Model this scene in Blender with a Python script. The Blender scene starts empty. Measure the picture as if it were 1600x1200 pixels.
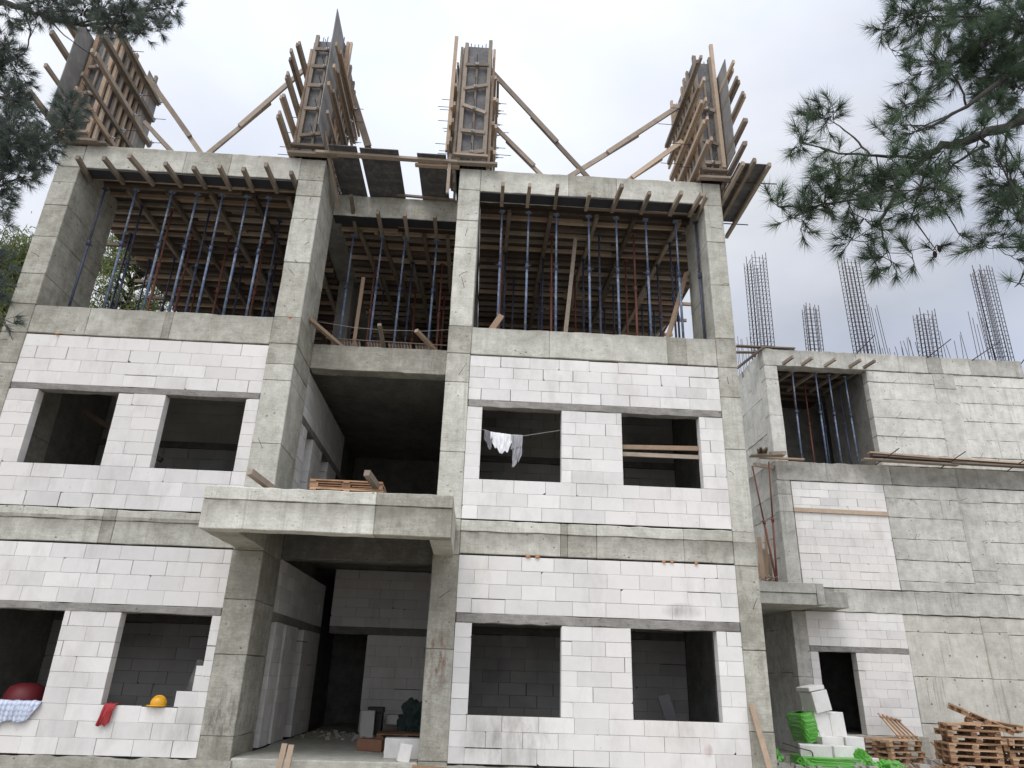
import bpy, math, random
from mathutils import Vector, Matrix, noise as mnoise
random.seed(7)
C = bpy.context.scene.collection
R = math.radians
V = Vector

# ------------------------------------------------------------------ mesh builder
class MB:
    def __init__(s):
        s.v=[]; s.f=[]; s.m=[]; s.t=[]; s.sm=[]; s.xf=None
    def add(s, vs, fs, mi=0, tint=0.0, smooth=False):
        b=len(s.v)
        for p in vs:
            p=V(p)
            s.v.append(s.xf@p if s.xf else p)
        for f in fs:
            s.f.append([b+i for i in f]); s.m.append(mi); s.t.append(tint); s.sm.append(smooth)
    def box(s,x0,x1,y0,y1,z0,z1,mi=0,tint=0.0):
        s.add([(x0,y0,z0),(x1,y0,z0),(x1,y1,z0),(x0,y1,z0),(x0,y0,z1),(x1,y0,z1),(x1,y1,z1),(x0,y1,z1)],
              [(0,3,2,1),(4,5,6,7),(0,1,5,4),(1,2,6,5),(2,3,7,6),(3,0,4,7)],mi,tint)
    def cbox(s,x0,x1,y0,y1,z0,z1,mi=0,tint=0.0,j=.006,step=.3):
        """box cut along its longest side, its long edges slightly uneven (cast concrete)"""
        d=[x1-x0,y1-y0,z1-z0]; a=d.index(max(d)); n=max(1,int(d[a]/step))
        lo=[x0,y0,z0]; hi=[x1,y1,z1]; b,c=[k for k in range(3) if k!=a]
        vs=[];fs=[]
        for i in range(n+1):
            t=lo[a]+d[a]*i/n
            for (q,w) in ((0,0),(1,0),(1,1),(0,1)):
                p=[0,0,0]; p[a]=t
                jj=j if 0<i<n else j*.4
                p[b]=(hi[b] if q else lo[b])+random.uniform(-jj,jj)
                p[c]=(hi[c] if w else lo[c])+random.uniform(-jj,jj)
                vs.append(p)
        flip=(a==1)
        for i in range(n):
            o=i*4
            for k in range(4):
                l=(k+1)%4
                f=[o+k,o+l,o+4+l,o+4+k]
                fs.append(f[::-1] if flip else f)
        e=n*4
        f0=[3,2,1,0]; f1=[e,e+1,e+2,e+3]
        if flip: f0=f0[::-1]; f1=f1[::-1]
        fs+= [f0,f1]
        s.add(vs,fs,mi,tint)
    def bar(s,p0,p1,w,h,up=(0,0,1),mi=0,tint=None,j=0.0):
        p0=V(p0);p1=V(p1); d=(p1-p0); L=d.length; d/=L
        u=V(up)
        if abs(d.dot(u))>.98: u=V((0,1,0)) if abs(d.y)<.9 else V((1,0,0))
        r=d.cross(u).normalized(); u=r.cross(d).normalized()
        vs=[]
        for q in (p0,p1):
            for (a,b) in ((-1,-1),(1,-1),(1,1),(-1,1)):
                vs.append(q+r*a*w/2+u*b*h/2+(V((random.uniform(-j,j),random.uniform(-j,j),random.uniform(-j,j))) if j else V((0,0,0))))
        if tint is None: tint=random.uniform(-1,1)
        s.add(vs,[(0,1,2,3)[::-1],(4,5,6,7),(0,4,5,1)[::-1],(1,5,6,2)[::-1],(2,6,7,3)[::-1],(3,7,4,0)[::-1]],mi,tint)
    def tube(s,pts,rad,n=6,mi=0,tint=0.0,cap=True,smooth=True):
        pts=[V(p) for p in pts]
        if not isinstance(rad,(list,tuple)): rad=[rad]*len(pts)
        vs=[];fs=[]; pr=None
        for i,p in enumerate(pts):
            d=(pts[min(i+1,len(pts)-1)]-pts[max(i-1,0)])
            if d.length<1e-9: d=V((0,0,1))
            d.normalize()
            if pr is None:
                u=V((0,0,1)) if abs(d.z)<.9 else V((1,0,0))
                r=d.cross(u).normalized()
            else:
                r=(pr-d*pr.dot(d))
                r=r.normalized() if r.length>1e-6 else d.orthogonal().normalized()
            pr=r; q=d.cross(r)
            for k in range(n):
                a=2*math.pi*k/n
                vs.append(p+(r*math.cos(a)+q*math.sin(a))*rad[i])
        for i in range(len(pts)-1):
            for k in range(n):
                l=(k+1)%n
                fs.append((i*n+k,i*n+l,(i+1)*n+l,(i+1)*n+k))
        if cap:
            fs.append(tuple(range(n))[::-1]); fs.append(tuple((len(pts)-1)*n+k for k in range(n)))
        s.add(vs,fs,mi,tint,smooth)
    def lathe(s,prof,n=20,c=(0,0,0),mi=0,tint=0.0,sx=1,sy=1):
        c=V(c);vs=[];fs=[]
        for (r,z) in prof:
            for k in range(n):
                a=2*math.pi*k/n
                vs.append(c+V((r*math.cos(a)*sx,r*math.sin(a)*sy,z)))
        for i in range(len(prof)-1):
            for k in range(n):
                l=(k+1)%n
                fs.append((i*n+k,i*n+l,(i+1)*n+l,(i+1)*n+k))
        s.add(vs,fs,mi,tint,True)
    def grid(s,fn,nu,nv,mi=0,tint=0.0,smooth=True):
        vs=[fn(i/nu,k/nv) for k in range(nv+1) for i in range(nu+1)]
        fs=[(k*(nu+1)+i,k*(nu+1)+i+1,(k+1)*(nu+1)+i+1,(k+1)*(nu+1)+i) for k in range(nv) for i in range(nu)]
        s.add(vs,fs,mi,tint,smooth)
    def build(s,name,mats,parent=None,bevel=0,solid=0,label=None,cat=None,group=None,kind=None,origin=None):
        me=bpy.data.meshes.new(name)
        o_=V(origin) if origin is not None else V((0,0,0))
        me.from_pydata([tuple(p-o_) for p in s.v],[],s.f)
        if not isinstance(mats,(list,tuple)): mats=[mats]
        for m in mats: me.materials.append(m)
        me.polygons.foreach_set('material_index',s.m)
        me.polygons.foreach_set('use_smooth',s.sm)
        at=me.attributes.new('tint','FLOAT','FACE'); at.data.foreach_set('value',s.t)
        me.update()
        o=bpy.data.objects.new(name,me); C.objects.link(o)
        if parent is not None:
            o.parent=parent; w=V(o_); q=parent
            while q is not None: w-=q.location; q=q.parent
            o.location=w
        else: o.location=o_
        if bevel:
            b=o.modifiers.new('edge','BEVEL'); b.width=bevel; b.segments=1; b.limit_method='ANGLE'; b.angle_limit=R(50)
        if solid:
            b=o.modifiers.new('thick','SOLIDIFY'); b.thickness=solid; b.offset=0
        tag(o,label,cat,group,kind)
        return o

def tag(o,label=None,cat=None,group=None,kind=None):
    if label: o['label']=label
    if cat: o['category']=cat
    if group: o['group']=group
    if kind: o['kind']=kind
    return o
def thing(name,label,cat,loc=(0,0,0),group=None,rot=None):
    o=bpy.data.objects.new(name,None); C.objects.link(o); o.location=loc
    o.empty_display_size=.2
    if rot: o.rotation_euler=rot
    return tag(o,label,cat,group)
def dup(root,loc,rot=None,label=None,group=None):
    r=root.copy(); C.objects.link(r); r.location=loc
    if rot is not None: r.rotation_euler=rot
    if label: r['label']=label
    if group: r['group']=group
    for ch in list(root.children):
        c=ch.copy(); C.objects.link(c); c.parent=r
        for g in list(ch.children):
            d=g.copy(); C.objects.link(d); d.parent=c
    return r
ORD=['first','second','third','fourth','fifth','sixth','seventh','eighth','ninth','tenth','eleventh','twelfth','thirteenth','fourteenth','fifteenth','sixteenth','seventeenth','eighteenth','nineteenth','twentieth','twenty-first','twenty-second','twenty-third','twenty-fourth','twenty-fifth','twenty-sixth','twenty-seventh','twenty-eighth','twenty-ninth','thirtieth','thirty-first','thirty-second','thirty-third']

# ------------------------------------------------------------------ materials
class NT:
    def __init__(s,name):
        s.mat=bpy.data.materials.new(name); s.mat.use_nodes=True
        s.n=s.mat.node_tree.nodes; s.l=s.mat.node_tree.links
        s.b=s.n['Principled BSDF']
        tc=s.n.new('ShaderNodeTexCoord'); s.obj=tc.outputs['Object']
        oi=s.n.new('ShaderNodeObjectInfo'); s.rnd=oi.outputs['Random']
        at=s.n.new('ShaderNodeAttribute'); at.attribute_name='tint'; s.tint=at.outputs['Fac']
    def put(s,sock,v):
        if isinstance(v,bpy.types.NodeSocket): s.l.new(v,sock)
        else: sock.default_value=v
    def math(s,op,a,b=0.0,c=None,clamp=False):
        n=s.n.new('ShaderNodeMath'); n.operation=op; n.use_clamp=clamp
        s.put(n.inputs[0],a); s.put(n.inputs[1],b)
        if c is not None: s.put(n.inputs[2],c)
        return n.outputs[0]
    def map(s,sc,loc=(0,0,0),src=None):
        n=s.n.new('ShaderNodeMapping'); s.l.new(src or s.obj,n.inputs['Vector'])
        n.inputs['Scale'].default_value=sc; n.inputs['Location'].default_value=loc
        return n.outputs[0]
    def noise(s,scale,detail=4,vec=None,rough=.55,w=None):
        n=s.n.new('ShaderNodeTexNoise'); s.l.new(vec or s.obj,n.inputs['Vector'])
        n.inputs['Scale'].default_value=scale; n.inputs['Detail'].default_value=detail; n.inputs['Roughness'].default_value=rough
        return n.outputs['Fac']
    def voro(s,scale,vec=None):
        n=s.n.new('ShaderNodeTexVoronoi'); s.l.new(vec or s.obj,n.inputs['Vector']); n.inputs['Scale'].default_value=scale
        return n.outputs['Distance']
    def ramp(s,v,lo,hi,a=0.0,b=1.0):
        n=s.n.new('ShaderNodeMapRange'); n.clamp=True
        s.put(n.inputs[0],v); n.inputs[1].default_value=lo; n.inputs[2].default_value=hi
        n.inputs[3].default_value=a; n.inputs[4].default_value=b
        return n.outputs[0]
    def mix(s,f,a,b):
        n=s.n.new('ShaderNodeMix'); n.data_type='RGBA'
        s.put(n.inputs[0],f)
        for k,q in ((6,a),(7,b)):
            if isinstance(q,bpy.types.NodeSocket): s.l.new(q,n.inputs[k])
            else: n.inputs[k].default_value=(*q,1)
        return n.outputs[2]
    def done(s,col,rough=.9,bump=None,bs=.2,bd=.01,metal=0.0,spec=.3):
        s.put(s.b.inputs['Base Color'],col if isinstance(col,bpy.types.NodeSocket) else (*col,1))
        s.put(s.b.inputs['Roughness'],rough); s.b.inputs['Metallic'].default_value=metal
        s.b.inputs['Specular IOR Level'].default_value=spec
        if bump is not None:
            n=s.n.new('ShaderNodeBump'); n.inputs['Strength'].default_value=bs; n.inputs['Distance'].default_value=bd
            s.l.new(bump,n.inputs['Height']); s.l.new(n.outputs[0],s.b.inputs['Normal'])
        return s.mat

def concrete(name,lo,hi,streak=.5,grain=.5,pit=1.0,bands=None,stain=None,holes=False,drip=0.0):
    t=NT(name)
    n1=t.noise(.55,7,rough=.65); n2=t.noise(2.2,6,t.map((1.3,1.3,14)),.65); n3=t.noise(1.9,6,t.map((4,4,.4)),.72)
    fine=t.noise(38,3)
    n5=t.noise(3.4,5,rough=.7)
    v=t.math('MULTIPLY_ADD',n1,1.5,-.3)
    v=t.math('MULTIPLY_ADD',t.math('SUBTRACT',n2,.5),grain*1.1,v)
    v=t.math('MULTIPLY_ADD',t.math('SUBTRACT',fine,.5),.55,v)
    v=t.math('MULTIPLY_ADD',t.math('SUBTRACT',n5,.5),1.35,v)
    v=t.math('MULTIPLY_ADD',t.math('MULTIPLY',t.ramp(n3,.5,.78),t.ramp(n1,.35,.62)),-streak,v)
    dash=t.noise(9,4,t.map((1,1,3.2),(2,6,1)),.7)
    v=t.math('MULTIPLY_ADD',t.math('MULTIPLY',t.ramp(dash,.56,.74),t.ramp(t.noise(.9,4,t.map((1,1,1),(8,1,3))),.4,.6)),-.75*grain-.15,v)
    v=t.math('ADD',v,t.tint)
    v=t.math('MAXIMUM',v,-.6)
    n=t.n.new('ShaderNodeMapRange'); n.clamp=False; t.l.new(v,n.inputs[0]); n.inputs[1].default_value=0;n.inputs[2].default_value=1
    col=t.mix(t.math('MAXIMUM',t.math('MINIMUM',v,1.35),0.0),lo,hi)
    dark=t.mix(t.ramp(v,-.6,0,.55,0),col,(.05,.048,.042))
    pv=t.voro(5.5,t.map((1,1,1.35)))
    pits=t.math('MULTIPLY',t.ramp(pv,.07,.15,1,0),t.ramp(t.noise(1.7,3),.46,.58))
    pv2=t.voro(17); pits2=t.math('MULTIPLY',t.ramp(pv2,.07,.16,1,0),t.ramp(t.noise(2.6,3,t.map((1,1,1),(5,2,1))),.5,.6))
    pp=t.math('MULTIPLY',t.math('MAXIMUM',pits,t.math('MULTIPLY',pits2,.6)),.75*pit)
    col=t.mix(pp,dark,(.055,.05,.045))
    if stain:
        for (cx,cz,sx,sz,c,am) in stain:
            sep=t.n.new('ShaderNodeSeparateXYZ'); t.l.new(t.obj,sep.inputs[0])
            dx=t.math('DIVIDE',t.math('SUBTRACT',sep.outputs[0],cx),sx); dz=t.math('DIVIDE',t.math('SUBTRACT',sep.outputs[2],cz),sz)
            rr=t.math('ADD',t.math('MULTIPLY',dx,dx),t.math('MULTIPLY',dz,dz))
            mk=t.math('MULTIPLY',t.ramp(rr,.1,1,1,0),t.ramp(t.noise(3.0,6,t.map((3,3,.9)),.75),.47,.62,0,am))
            col=t.mix(mk,col,c)
    if bands or holes or drip:
        sp=t.n.new('ShaderNodeSeparateXYZ'); t.l.new(t.obj,sp.inputs[0])
    for (za,zb,am) in (bands or ()):   # damp runs that start at a pour line and fade out downwards
        zz=t.math('MULTIPLY_ADD',t.math('SUBTRACT',t.noise(1.6,5,t.map((1,1,.15),(za,1,2)),.7),.5),-.35*(zb-za)/.25,sp.outputs[2])
        mk=t.math('MULTIPLY',t.ramp(zz,za,zb,0,am),t.math('LESS_THAN',sp.outputs[2],zb+.012))
        mk=t.math('MULTIPLY',mk,t.ramp(t.noise(2.0,6,t.map((1.5,1.5,.8),(3,3,za)),.7),.3,.62,.25,1))
        col=t.mix(mk,col,(.15,.135,.11))
    if drip:
        dn=t.noise(2.2,5,t.map((7,7,.16),(1,5,2)),.65)
        mk=t.math('MULTIPLY',t.ramp(dn,.56,.66,0,drip),t.ramp(t.noise(.5,3,t.map((1,1,.6),(6,2,9))),.42,.6))
        col=t.mix(mk,col,(.2,.185,.15))
    if holes:
        hx=t.math('SUBTRACT',t.math('FRACT',t.math('DIVIDE',sp.outputs[0],.82)),.5); hz=t.math('SUBTRACT',t.math('FRACT',t.math('DIVIDE',sp.outputs[2],.66)),.5)
        hx=t.math('MULTIPLY',hx,.82); hz=t.math('MULTIPLY',hz,.66)
        rr=t.math('ADD',t.math('MULTIPLY',hx,hx),t.math('MULTIPLY',hz,hz))
        col=t.mix(t.ramp(rr,.0004,.0013,.75,0),col,(.1,.09,.075))
    b=t.math('ADD',t.math('MULTIPLY',n2,.7),t.math('ADD',t.math('MULTIPLY',fine,.5),t.math('MULTIPLY',n5,.8)))
    b=t.math('MULTIPLY_ADD',pp,-.8,b)
    return t.done(col,.92,b,.5,.012,spec=.2)

def aac(name,lo,hi,stain=None):
    t=NT(name)
    v=t.math('MULTIPLY_ADD',t.tint,.55,t.math('MULTIPLY_ADD',t.noise(.7,5),.9,.1))
    v=t.math('MULTIPLY_ADD',t.math('SUBTRACT',t.noise(7,5),.5),.5,v)
    col=t.mix(v,lo,hi)
    col=t.mix(t.math('MULTIPLY',t.ramp(t.noise(.45,3,t.map((1,1,1),(4,4,4))),.4,.65),.5),col,(.76,.715,.675))
    ch=t.math('MULTIPLY',t.ramp(t.voro(7,t.map((1,1,1.6))),.06,.12,.55,0),t.ramp(t.noise(1.3,4),.55,.66))
    col=t.mix(ch,col,(.2,.19,.17))
    g=t.math('MULTIPLY',t.ramp(t.noise(1.4,6,t.map((1.3,1.3,.6),(3,1,7)),.7),.5,.78),.5)
    col=t.mix(g,col,(.42,.395,.36))
    if stain:
        sep=t.n.new('ShaderNodeSeparateXYZ'); t.l.new(t.obj,sep.inputs[0])
        for (cx,cz,sx,sz,c,am) in stain:
            dx=t.math('DIVIDE',t.math('SUBTRACT',sep.outputs[0],cx),sx); dz=t.math('DIVIDE',t.math('SUBTRACT',sep.outputs[2],cz),sz)
            rr=t.math('ADD',t.math('MULTIPLY',dx,dx),t.math('MULTIPLY',dz,dz))
            mk=t.math('MULTIPLY',t.ramp(rr,.05,1,1,0),t.ramp(t.noise(1.9,7,t.map((2.2,2.2,.7)),.72),.36,.74,0,am))
            col=t.mix(mk,col,c)
    b=t.math('ADD',t.noise(45,3),t.math('MULTIPLY',t.noise(6,4),.6))
    return t.done(col,.95,b,.25,.006,spec=.15)

def wood(name,a,b,c=None,dirt=.5):
    t=NT(name)
    f=t.math('MULTIPLY_ADD',t.tint,.3,t.math('MULTIPLY_ADD',t.math('SUBTRACT',t.rnd,.5),.9,.5))
    f=t.math('MULTIPLY_ADD',t.math('SUBTRACT',t.noise(5,5,rough=.7),.5),1.0,f)
    col=t.mix(t.math('MAXIMUM',t.math('MINIMUM',f,1.2),0.0),a,b)
    d=t.math('MULTIPLY',t.ramp(t.noise(3.1,6,t.map((1,1,1),(9,4,2)),.7),.5,.75),dirt)
    col=t.mix(d,col,c or (.16,.14,.12))
    return t.done(col,.85,t.noise(30,4),.3,.005,spec=.2)
def plain(name,c,rough=.6,metal=0.0,var=.25,sc=8,c2=None,am=.5,lo=.55,hi=.7,spec=.4,bump=.15):
    t=NT(name)
    d=tuple(x*(1-var) for x in c); e=tuple(min(1,x*(1+var)) for x in c)
    col=t.mix(t.noise(sc,4),d,e)
    if c2: col=t.mix(t.math('MULTIPLY',t.ramp(t.noise(sc*1.7,6,t.map((1,1,1),(2,7,3)),.7),lo,hi),am),col,c2)
    return t.done(col,rough,t.noise(sc*4,3),bump,.004,metal,spec)

M={}
M['conc']=concrete('concrete',(.30,.288,.24),(.62,.605,.53))
M['conc_front']=concrete('facade_concrete',(.31,.297,.245),(.69,.678,.605),drip=.35,bands=[(3.45,3.79,.75),(7.62,8.0,.4),(11.72,12.0,.45)],stain=[(-.28,1.6,.22,.75,(.17,.075,.05),.85),(-3.75,.5,.35,.6,(.1,.09,.08),.7)])
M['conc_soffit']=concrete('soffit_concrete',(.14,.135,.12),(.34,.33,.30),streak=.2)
M['conc_pour']=concrete('poured_wall_concrete',(.345,.335,.295),(.70,.685,.625),streak=.55,grain=.3,pit=1.2,drip=.6,bands=[(7.35,8.03,.7),(11.7,12.02,.5),(3.75,4.08,.4)])
M['conc_smooth']=concrete('smooth_formed_concrete',(.37,.357,.305),(.67,.65,.58),streak=.5,grain=.12,pit=.9,holes=True,drip=.75)
M['lintel']=concrete('lintel_concrete',(.19,.18,.165),(.42,.40,.37),streak=.2,grain=.9)
M['aac']=aac('aerated_block',(.60,.585,.56),(.80,.782,.745),stain=[(1.0,.4,.95,.62,(.20,.18,.155),.8),(3.9,.6,.7,.3,(.40,.34,.29),.6),(4.35,.3,.09,.12,(.3,.1,.08),.6),(4.05,2.52,.4,.16,(.13,.12,.11),.8),(-4.4,.35,.5,.4,(.3,.28,.25),.6)])
M['aac_in']=aac('shaded_interior_block',(.25,.245,.235),(.39,.385,.37))  # same white block, darkened: the shade of the rooms is in its colour
M['aac_porch']=aac('porch_block',(.60,.59,.57),(.82,.80,.78))
M['mortar']=plain('mortar',(.08,.072,.062),.95); M['ply_dark']=plain('oiled_plywood',(.035,.034,.038),.6)
M['wood_new']=wood('fresh_timber',(.30,.21,.145),(.50,.39,.29),dirt=.35)
M['wood_old']=wood('weathered_timber',(.17,.14,.11),(.36,.295,.235),(.12,.10,.085))
M['wood_dark']=wood('dark_timber',(.09,.068,.052),(.195,.15,.118),(.06,.045,.035))  # darker brown timber tone
M['wood_pallet']=wood('pallet_timber',(.24,.13,.075),(.52,.345,.215),(.14,.085,.055),.6)
M['ply']=plain('film_faced_plywood',(.075,.073,.078),.6,0,.4,3,(.2,.19,.175),.7,.45,.7)
M['ply_grey']=plain('cement_stained_plywood',(.21,.205,.2),.8,0,.3,2,(.36,.34,.31),.6,.45,.7)
M['deck']=plain('deck_plywood',(.06,.046,.036),.7,0,.4,1.5,(.13,.10,.075),.6)
M['blue']=plain('blue_painted_steel',(.08,.115,.19),.6,.0,.35,6,(.34,.33,.31),.7,.48,.66)
M['navy']=plain('dark_blue_painted_steel',(.04,.052,.095),.6,.0,.3,7,(.16,.13,.11),.6,.48,.68)
M['red']=plain('red_oxide_steel',(.17,.062,.045),.7,.0,.35,7,(.12,.08,.06),.5)
M['steel']=plain('galvanised_steel',(.45,.45,.45),.45,.8,.2)
M['rebar']=plain('rusty_rebar',(.05,.04,.038),.8,.2,.3,20)
M['dirt']=plain('dirt',(.29,.265,.225),.95,0,.35,1.3,(.3,.27,.23),.6,.5,.6,bump=.6)
M['rubble']=plain('rubble',(.38,.36,.33),.95,0,.3,6,(.2,.18,.16),.5)
M['helmet']=plain('yellow_plastic',(.72,.36,.015),.35,0,.06,6,(.45,.25,.05),.4,.6,.8,spec=.5,bump=.02)
M['tub']=plain('dark_red_plastic',(.16,.02,.025),.5,0,.1)
M['red_cloth']=plain('faded_red_cloth',(.38,.045,.05),.95,0,.3,14,(.5,.16,.14),.4)
M['white_cloth']=plain('white_cotton',(.78,.78,.79),.95,0,.06,14)
M['grey_cloth']=plain('grey_cotton',(.33,.33,.34),.95,0,.2,14,(.55,.55,.55),.4)
M['darkgrey_cloth']=plain('dark_grey_cotton',(.17,.17,.18),.95,0,.2,14)
M['rope']=plain('rope',(.3,.29,.27),.9)
M['black']=plain('black_plastic',(.02,.02,.022),.5)
M['brown']=plain('brown_cardboard',(.20,.10,.06),.9)
M['orange']=plain('expanded_foam',(.55,.24,.10),.9,0,.3,20)
M['pink']=plain('pink_plastic',(.5,.25,.25),.6)
M['tarp']=plain('dark_green_tarp',(.035,.06,.055),.6)
def plaid():
    t=NT('checked_cotton'); sep=t.n.new('ShaderNodeSeparateXYZ'); t.l.new(t.obj,sep.inputs[0])
    a=t.math('GREATER_THAN',t.math('FRACT',t.math('MULTIPLY',sep.outputs[0],14)),.62)
    b=t.math('GREATER_THAN',t.math('FRACT',t.math('MULTIPLY',t.math('SUBTRACT',sep.outputs[2],sep.outputs[1]),14)),.62)
    col=t.mix(t.math('MULTIPLY',t.math('ADD',a,b),.4),(.60,.64,.74),(.26,.31,.44))
    return t.done(col,.95,spec=.1)
M['plaid']=plaid()
def film():
    t=NT('green_stretch_film')
    col=t.mix(t.noise(5,4),(.06,.30,.025),(.15,.47,.07)); col=t.mix(t.math('MULTIPLY',t.ramp(t.noise(2.4,5),.5,.75),.4),col,(.30,.33,.24))
    t.b.inputs['Transmission Weight'].default_value=.0
    return t.done(col,.28,t.noise(16,3,t.map((1,1,3.0))),.5,.03,spec=.5)
M['film']=film()
def leaf(name,a,b):
    t=NT(name)
    f=t.math('MULTIPLY_ADD',t.tint,.5,t.math('MULTIPLY_ADD',t.noise(1.1,3),.8,.1))
    col=t.mix(t.math('MAXIMUM',t.math('MINIMUM',f,1.0),0.0),a,b)
    t.done(col,.6,spec=.2)
    tr=t.n.new('ShaderNodeBsdfTranslucent'); t.l.new(col,tr.inputs[0])
    mx=t.n.new('ShaderNodeMixShader'); mx.inputs[0].default_value=.25
    t.l.new(t.b.outputs[0],mx.inputs[1]); t.l.new(tr.outputs[0],mx.inputs[2])
    t.l.new(mx.outputs[0],t.n['Material Output'].inputs[0])
    return t.mat
M['needle']=leaf('pine_needles',(.045,.072,.052),(.12,.17,.10))
M['needle_left']=leaf('grey_green_pine_needles',(.065,.085,.08),(.15,.18,.145))
M['needle_far']=leaf('olive_pine_needles',(.065,.085,.028),(.19,.22,.08))
M['bark']=plain('backlit_pine_bark',(.04,.034,.032),.95,0,.4,6,(.085,.07,.06),.6,bump=.6)  # darkened: the backlit look of the branches is put into the bark colour
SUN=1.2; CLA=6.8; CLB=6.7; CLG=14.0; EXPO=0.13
RC= [(4.97, -8.18, 6.17, 0.1), (4.69, -8.28, 6.01, 0.1), (4.67, -8.07, 6.12, 0.11), (4.35, -8.24, 5.85, 0.11), (4.14, -8.3, 5.71, 0.11), (4.11, -8.07, 5.78, 0.11), (4.21, -7.71, 5.87, 0.12), (5.76, -7.79, 7.44, 0.16), (5.66, -7.81, 6.85, 0.11), (4.32, -8.19, 5.43, 0.08), (4.25, -7.97, 7.64, 0.1), (4.14, -8.16, 7.14, 0.08), (4.28, -8.23, 7.57, 0.11), (4.35, -8.28, 7.52, 0.17), (4.59, -8.2, 7.65, 0.22), (5.31, -7.7, 8.3, 0.24), (5.06, -7.77, 8.0, 0.15), (5.54, -7.79, 8.3, 0.25), (5.81, -7.79, 8.24, 0.3), (5.58, -8.21, 7.58, 0.27), (5.2, -8.13, 7.4, 0.17), (5.26, -7.91, 7.72, 0.18), (6.18, -7.84, 7.84, 0.29), (4.96, -7.75, 7.46, 0.2), (5.16, -7.73, 7.39, 0.2), (4.39, -8.29, 6.88, 0.13), (5.31, -7.93, 7.39, 0.24), (5.53, -7.88, 7.62, 0.21), (5.5, -8.0, 7.14, 0.23), (4.22, -8.23, 6.75, 0.08), (4.5, -8.02, 6.8, 0.08), (4.05, -8.29, 6.31, 0.12), (4.63, -7.7, 6.96, 0.12), (5.44, -7.74, 7.07, 0.2), (5.34, -7.97, 7.01, 0.23), (5.0, -8.14, 6.48, 0.1), (4.41, -7.71, 6.63, 0.11), (4.35, -7.95, 6.33, 0.13), (4.2, -7.73, 6.44, 0.07), (5.79, -7.76, 7.17, 0.18), (3.44, -7.99, 6.39, 0.14), (3.5, -8.06, 6.38, 0.11), (3.41, -7.93, 6.51, 0.06), (3.14, -8.05, 6.04, 0.11), (2.96, -8.24, 5.77, 0.07), (3.31, -8.14, 5.86, 0.05), (3.57, -7.78, 6.03, 0.12), (3.08, -8.32, 5.41, 0.08), (3.28, -8.32, 5.39, 0.14), (3.62, -7.91, 5.58, 0.16), (3.24, -8.15, 5.37, 0.13), (3.69, -7.98, 5.64, 0.12), (3.86, -8.02, 5.74, 0.16), (3.91, -8.11, 5.71, 0.12), (4.0, -7.65, 5.88, 0.13), (3.27, -8.21, 5.2, 0.1), (2.83, -8.06, 5.27, 0.08), (2.7, -8.21, 5.23, 0.05), (3.04, -7.91, 5.27, 0.11), (3.01, -8.16, 5.13, 0.1), (3.14, -8.1, 5.24, 0.1), (3.13, -7.83, 5.21, 0.06), (3.56, -8.13, 5.14, 0.13), (3.61, -7.96, 5.09, 0.09), (3.66, -7.72, 5.2, 0.07), (3.6, -8.28, 5.11, 0.09), (4.01, -8.31, 5.37, 0.15), (4.2, -8.19, 5.34, 0.14), (4.28, -7.81, 5.55, 0.13), (4.12, -7.92, 5.36, 0.09), (4.31, -8.18, 5.56, 0.12), (4.25, -8.12, 5.69, 0.1), (4.41, -8.23, 5.38, 0.05), (3.73, -8.03, 4.82, 0.13), (3.47, -8.32, 4.54, 0.08), (3.91, -7.86, 4.87, 0.08), (4.48, -7.72, 5.2, 0.06), (4.48, -7.68, 5.14, 0.04), (4.62, -7.84, 5.25, 0.05), (4.22, -7.68, 5.14, 0.06), (3.77, -8.34, 4.61, 0.04), (4.92, -8.15, 5.78, 0.15), (5.43, -7.67, 5.98, 0.23), (5.18, -7.81, 5.62, 0.18), (5.04, -8.06, 5.29, 0.17), (5.58, -7.69, 5.9, 0.23), (4.79, -7.92, 5.09, 0.07), (5.04, -7.78, 5.24, 0.06), (4.8, -8.14, 4.56, 0.09), (4.87, -8.22, 4.75, 0.09), (4.89, -8.04, 4.9, 0.06), (4.43, -8.25, 4.83, 0.05), (5.12, -8.08, 5.02, 0.18)]
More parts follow.
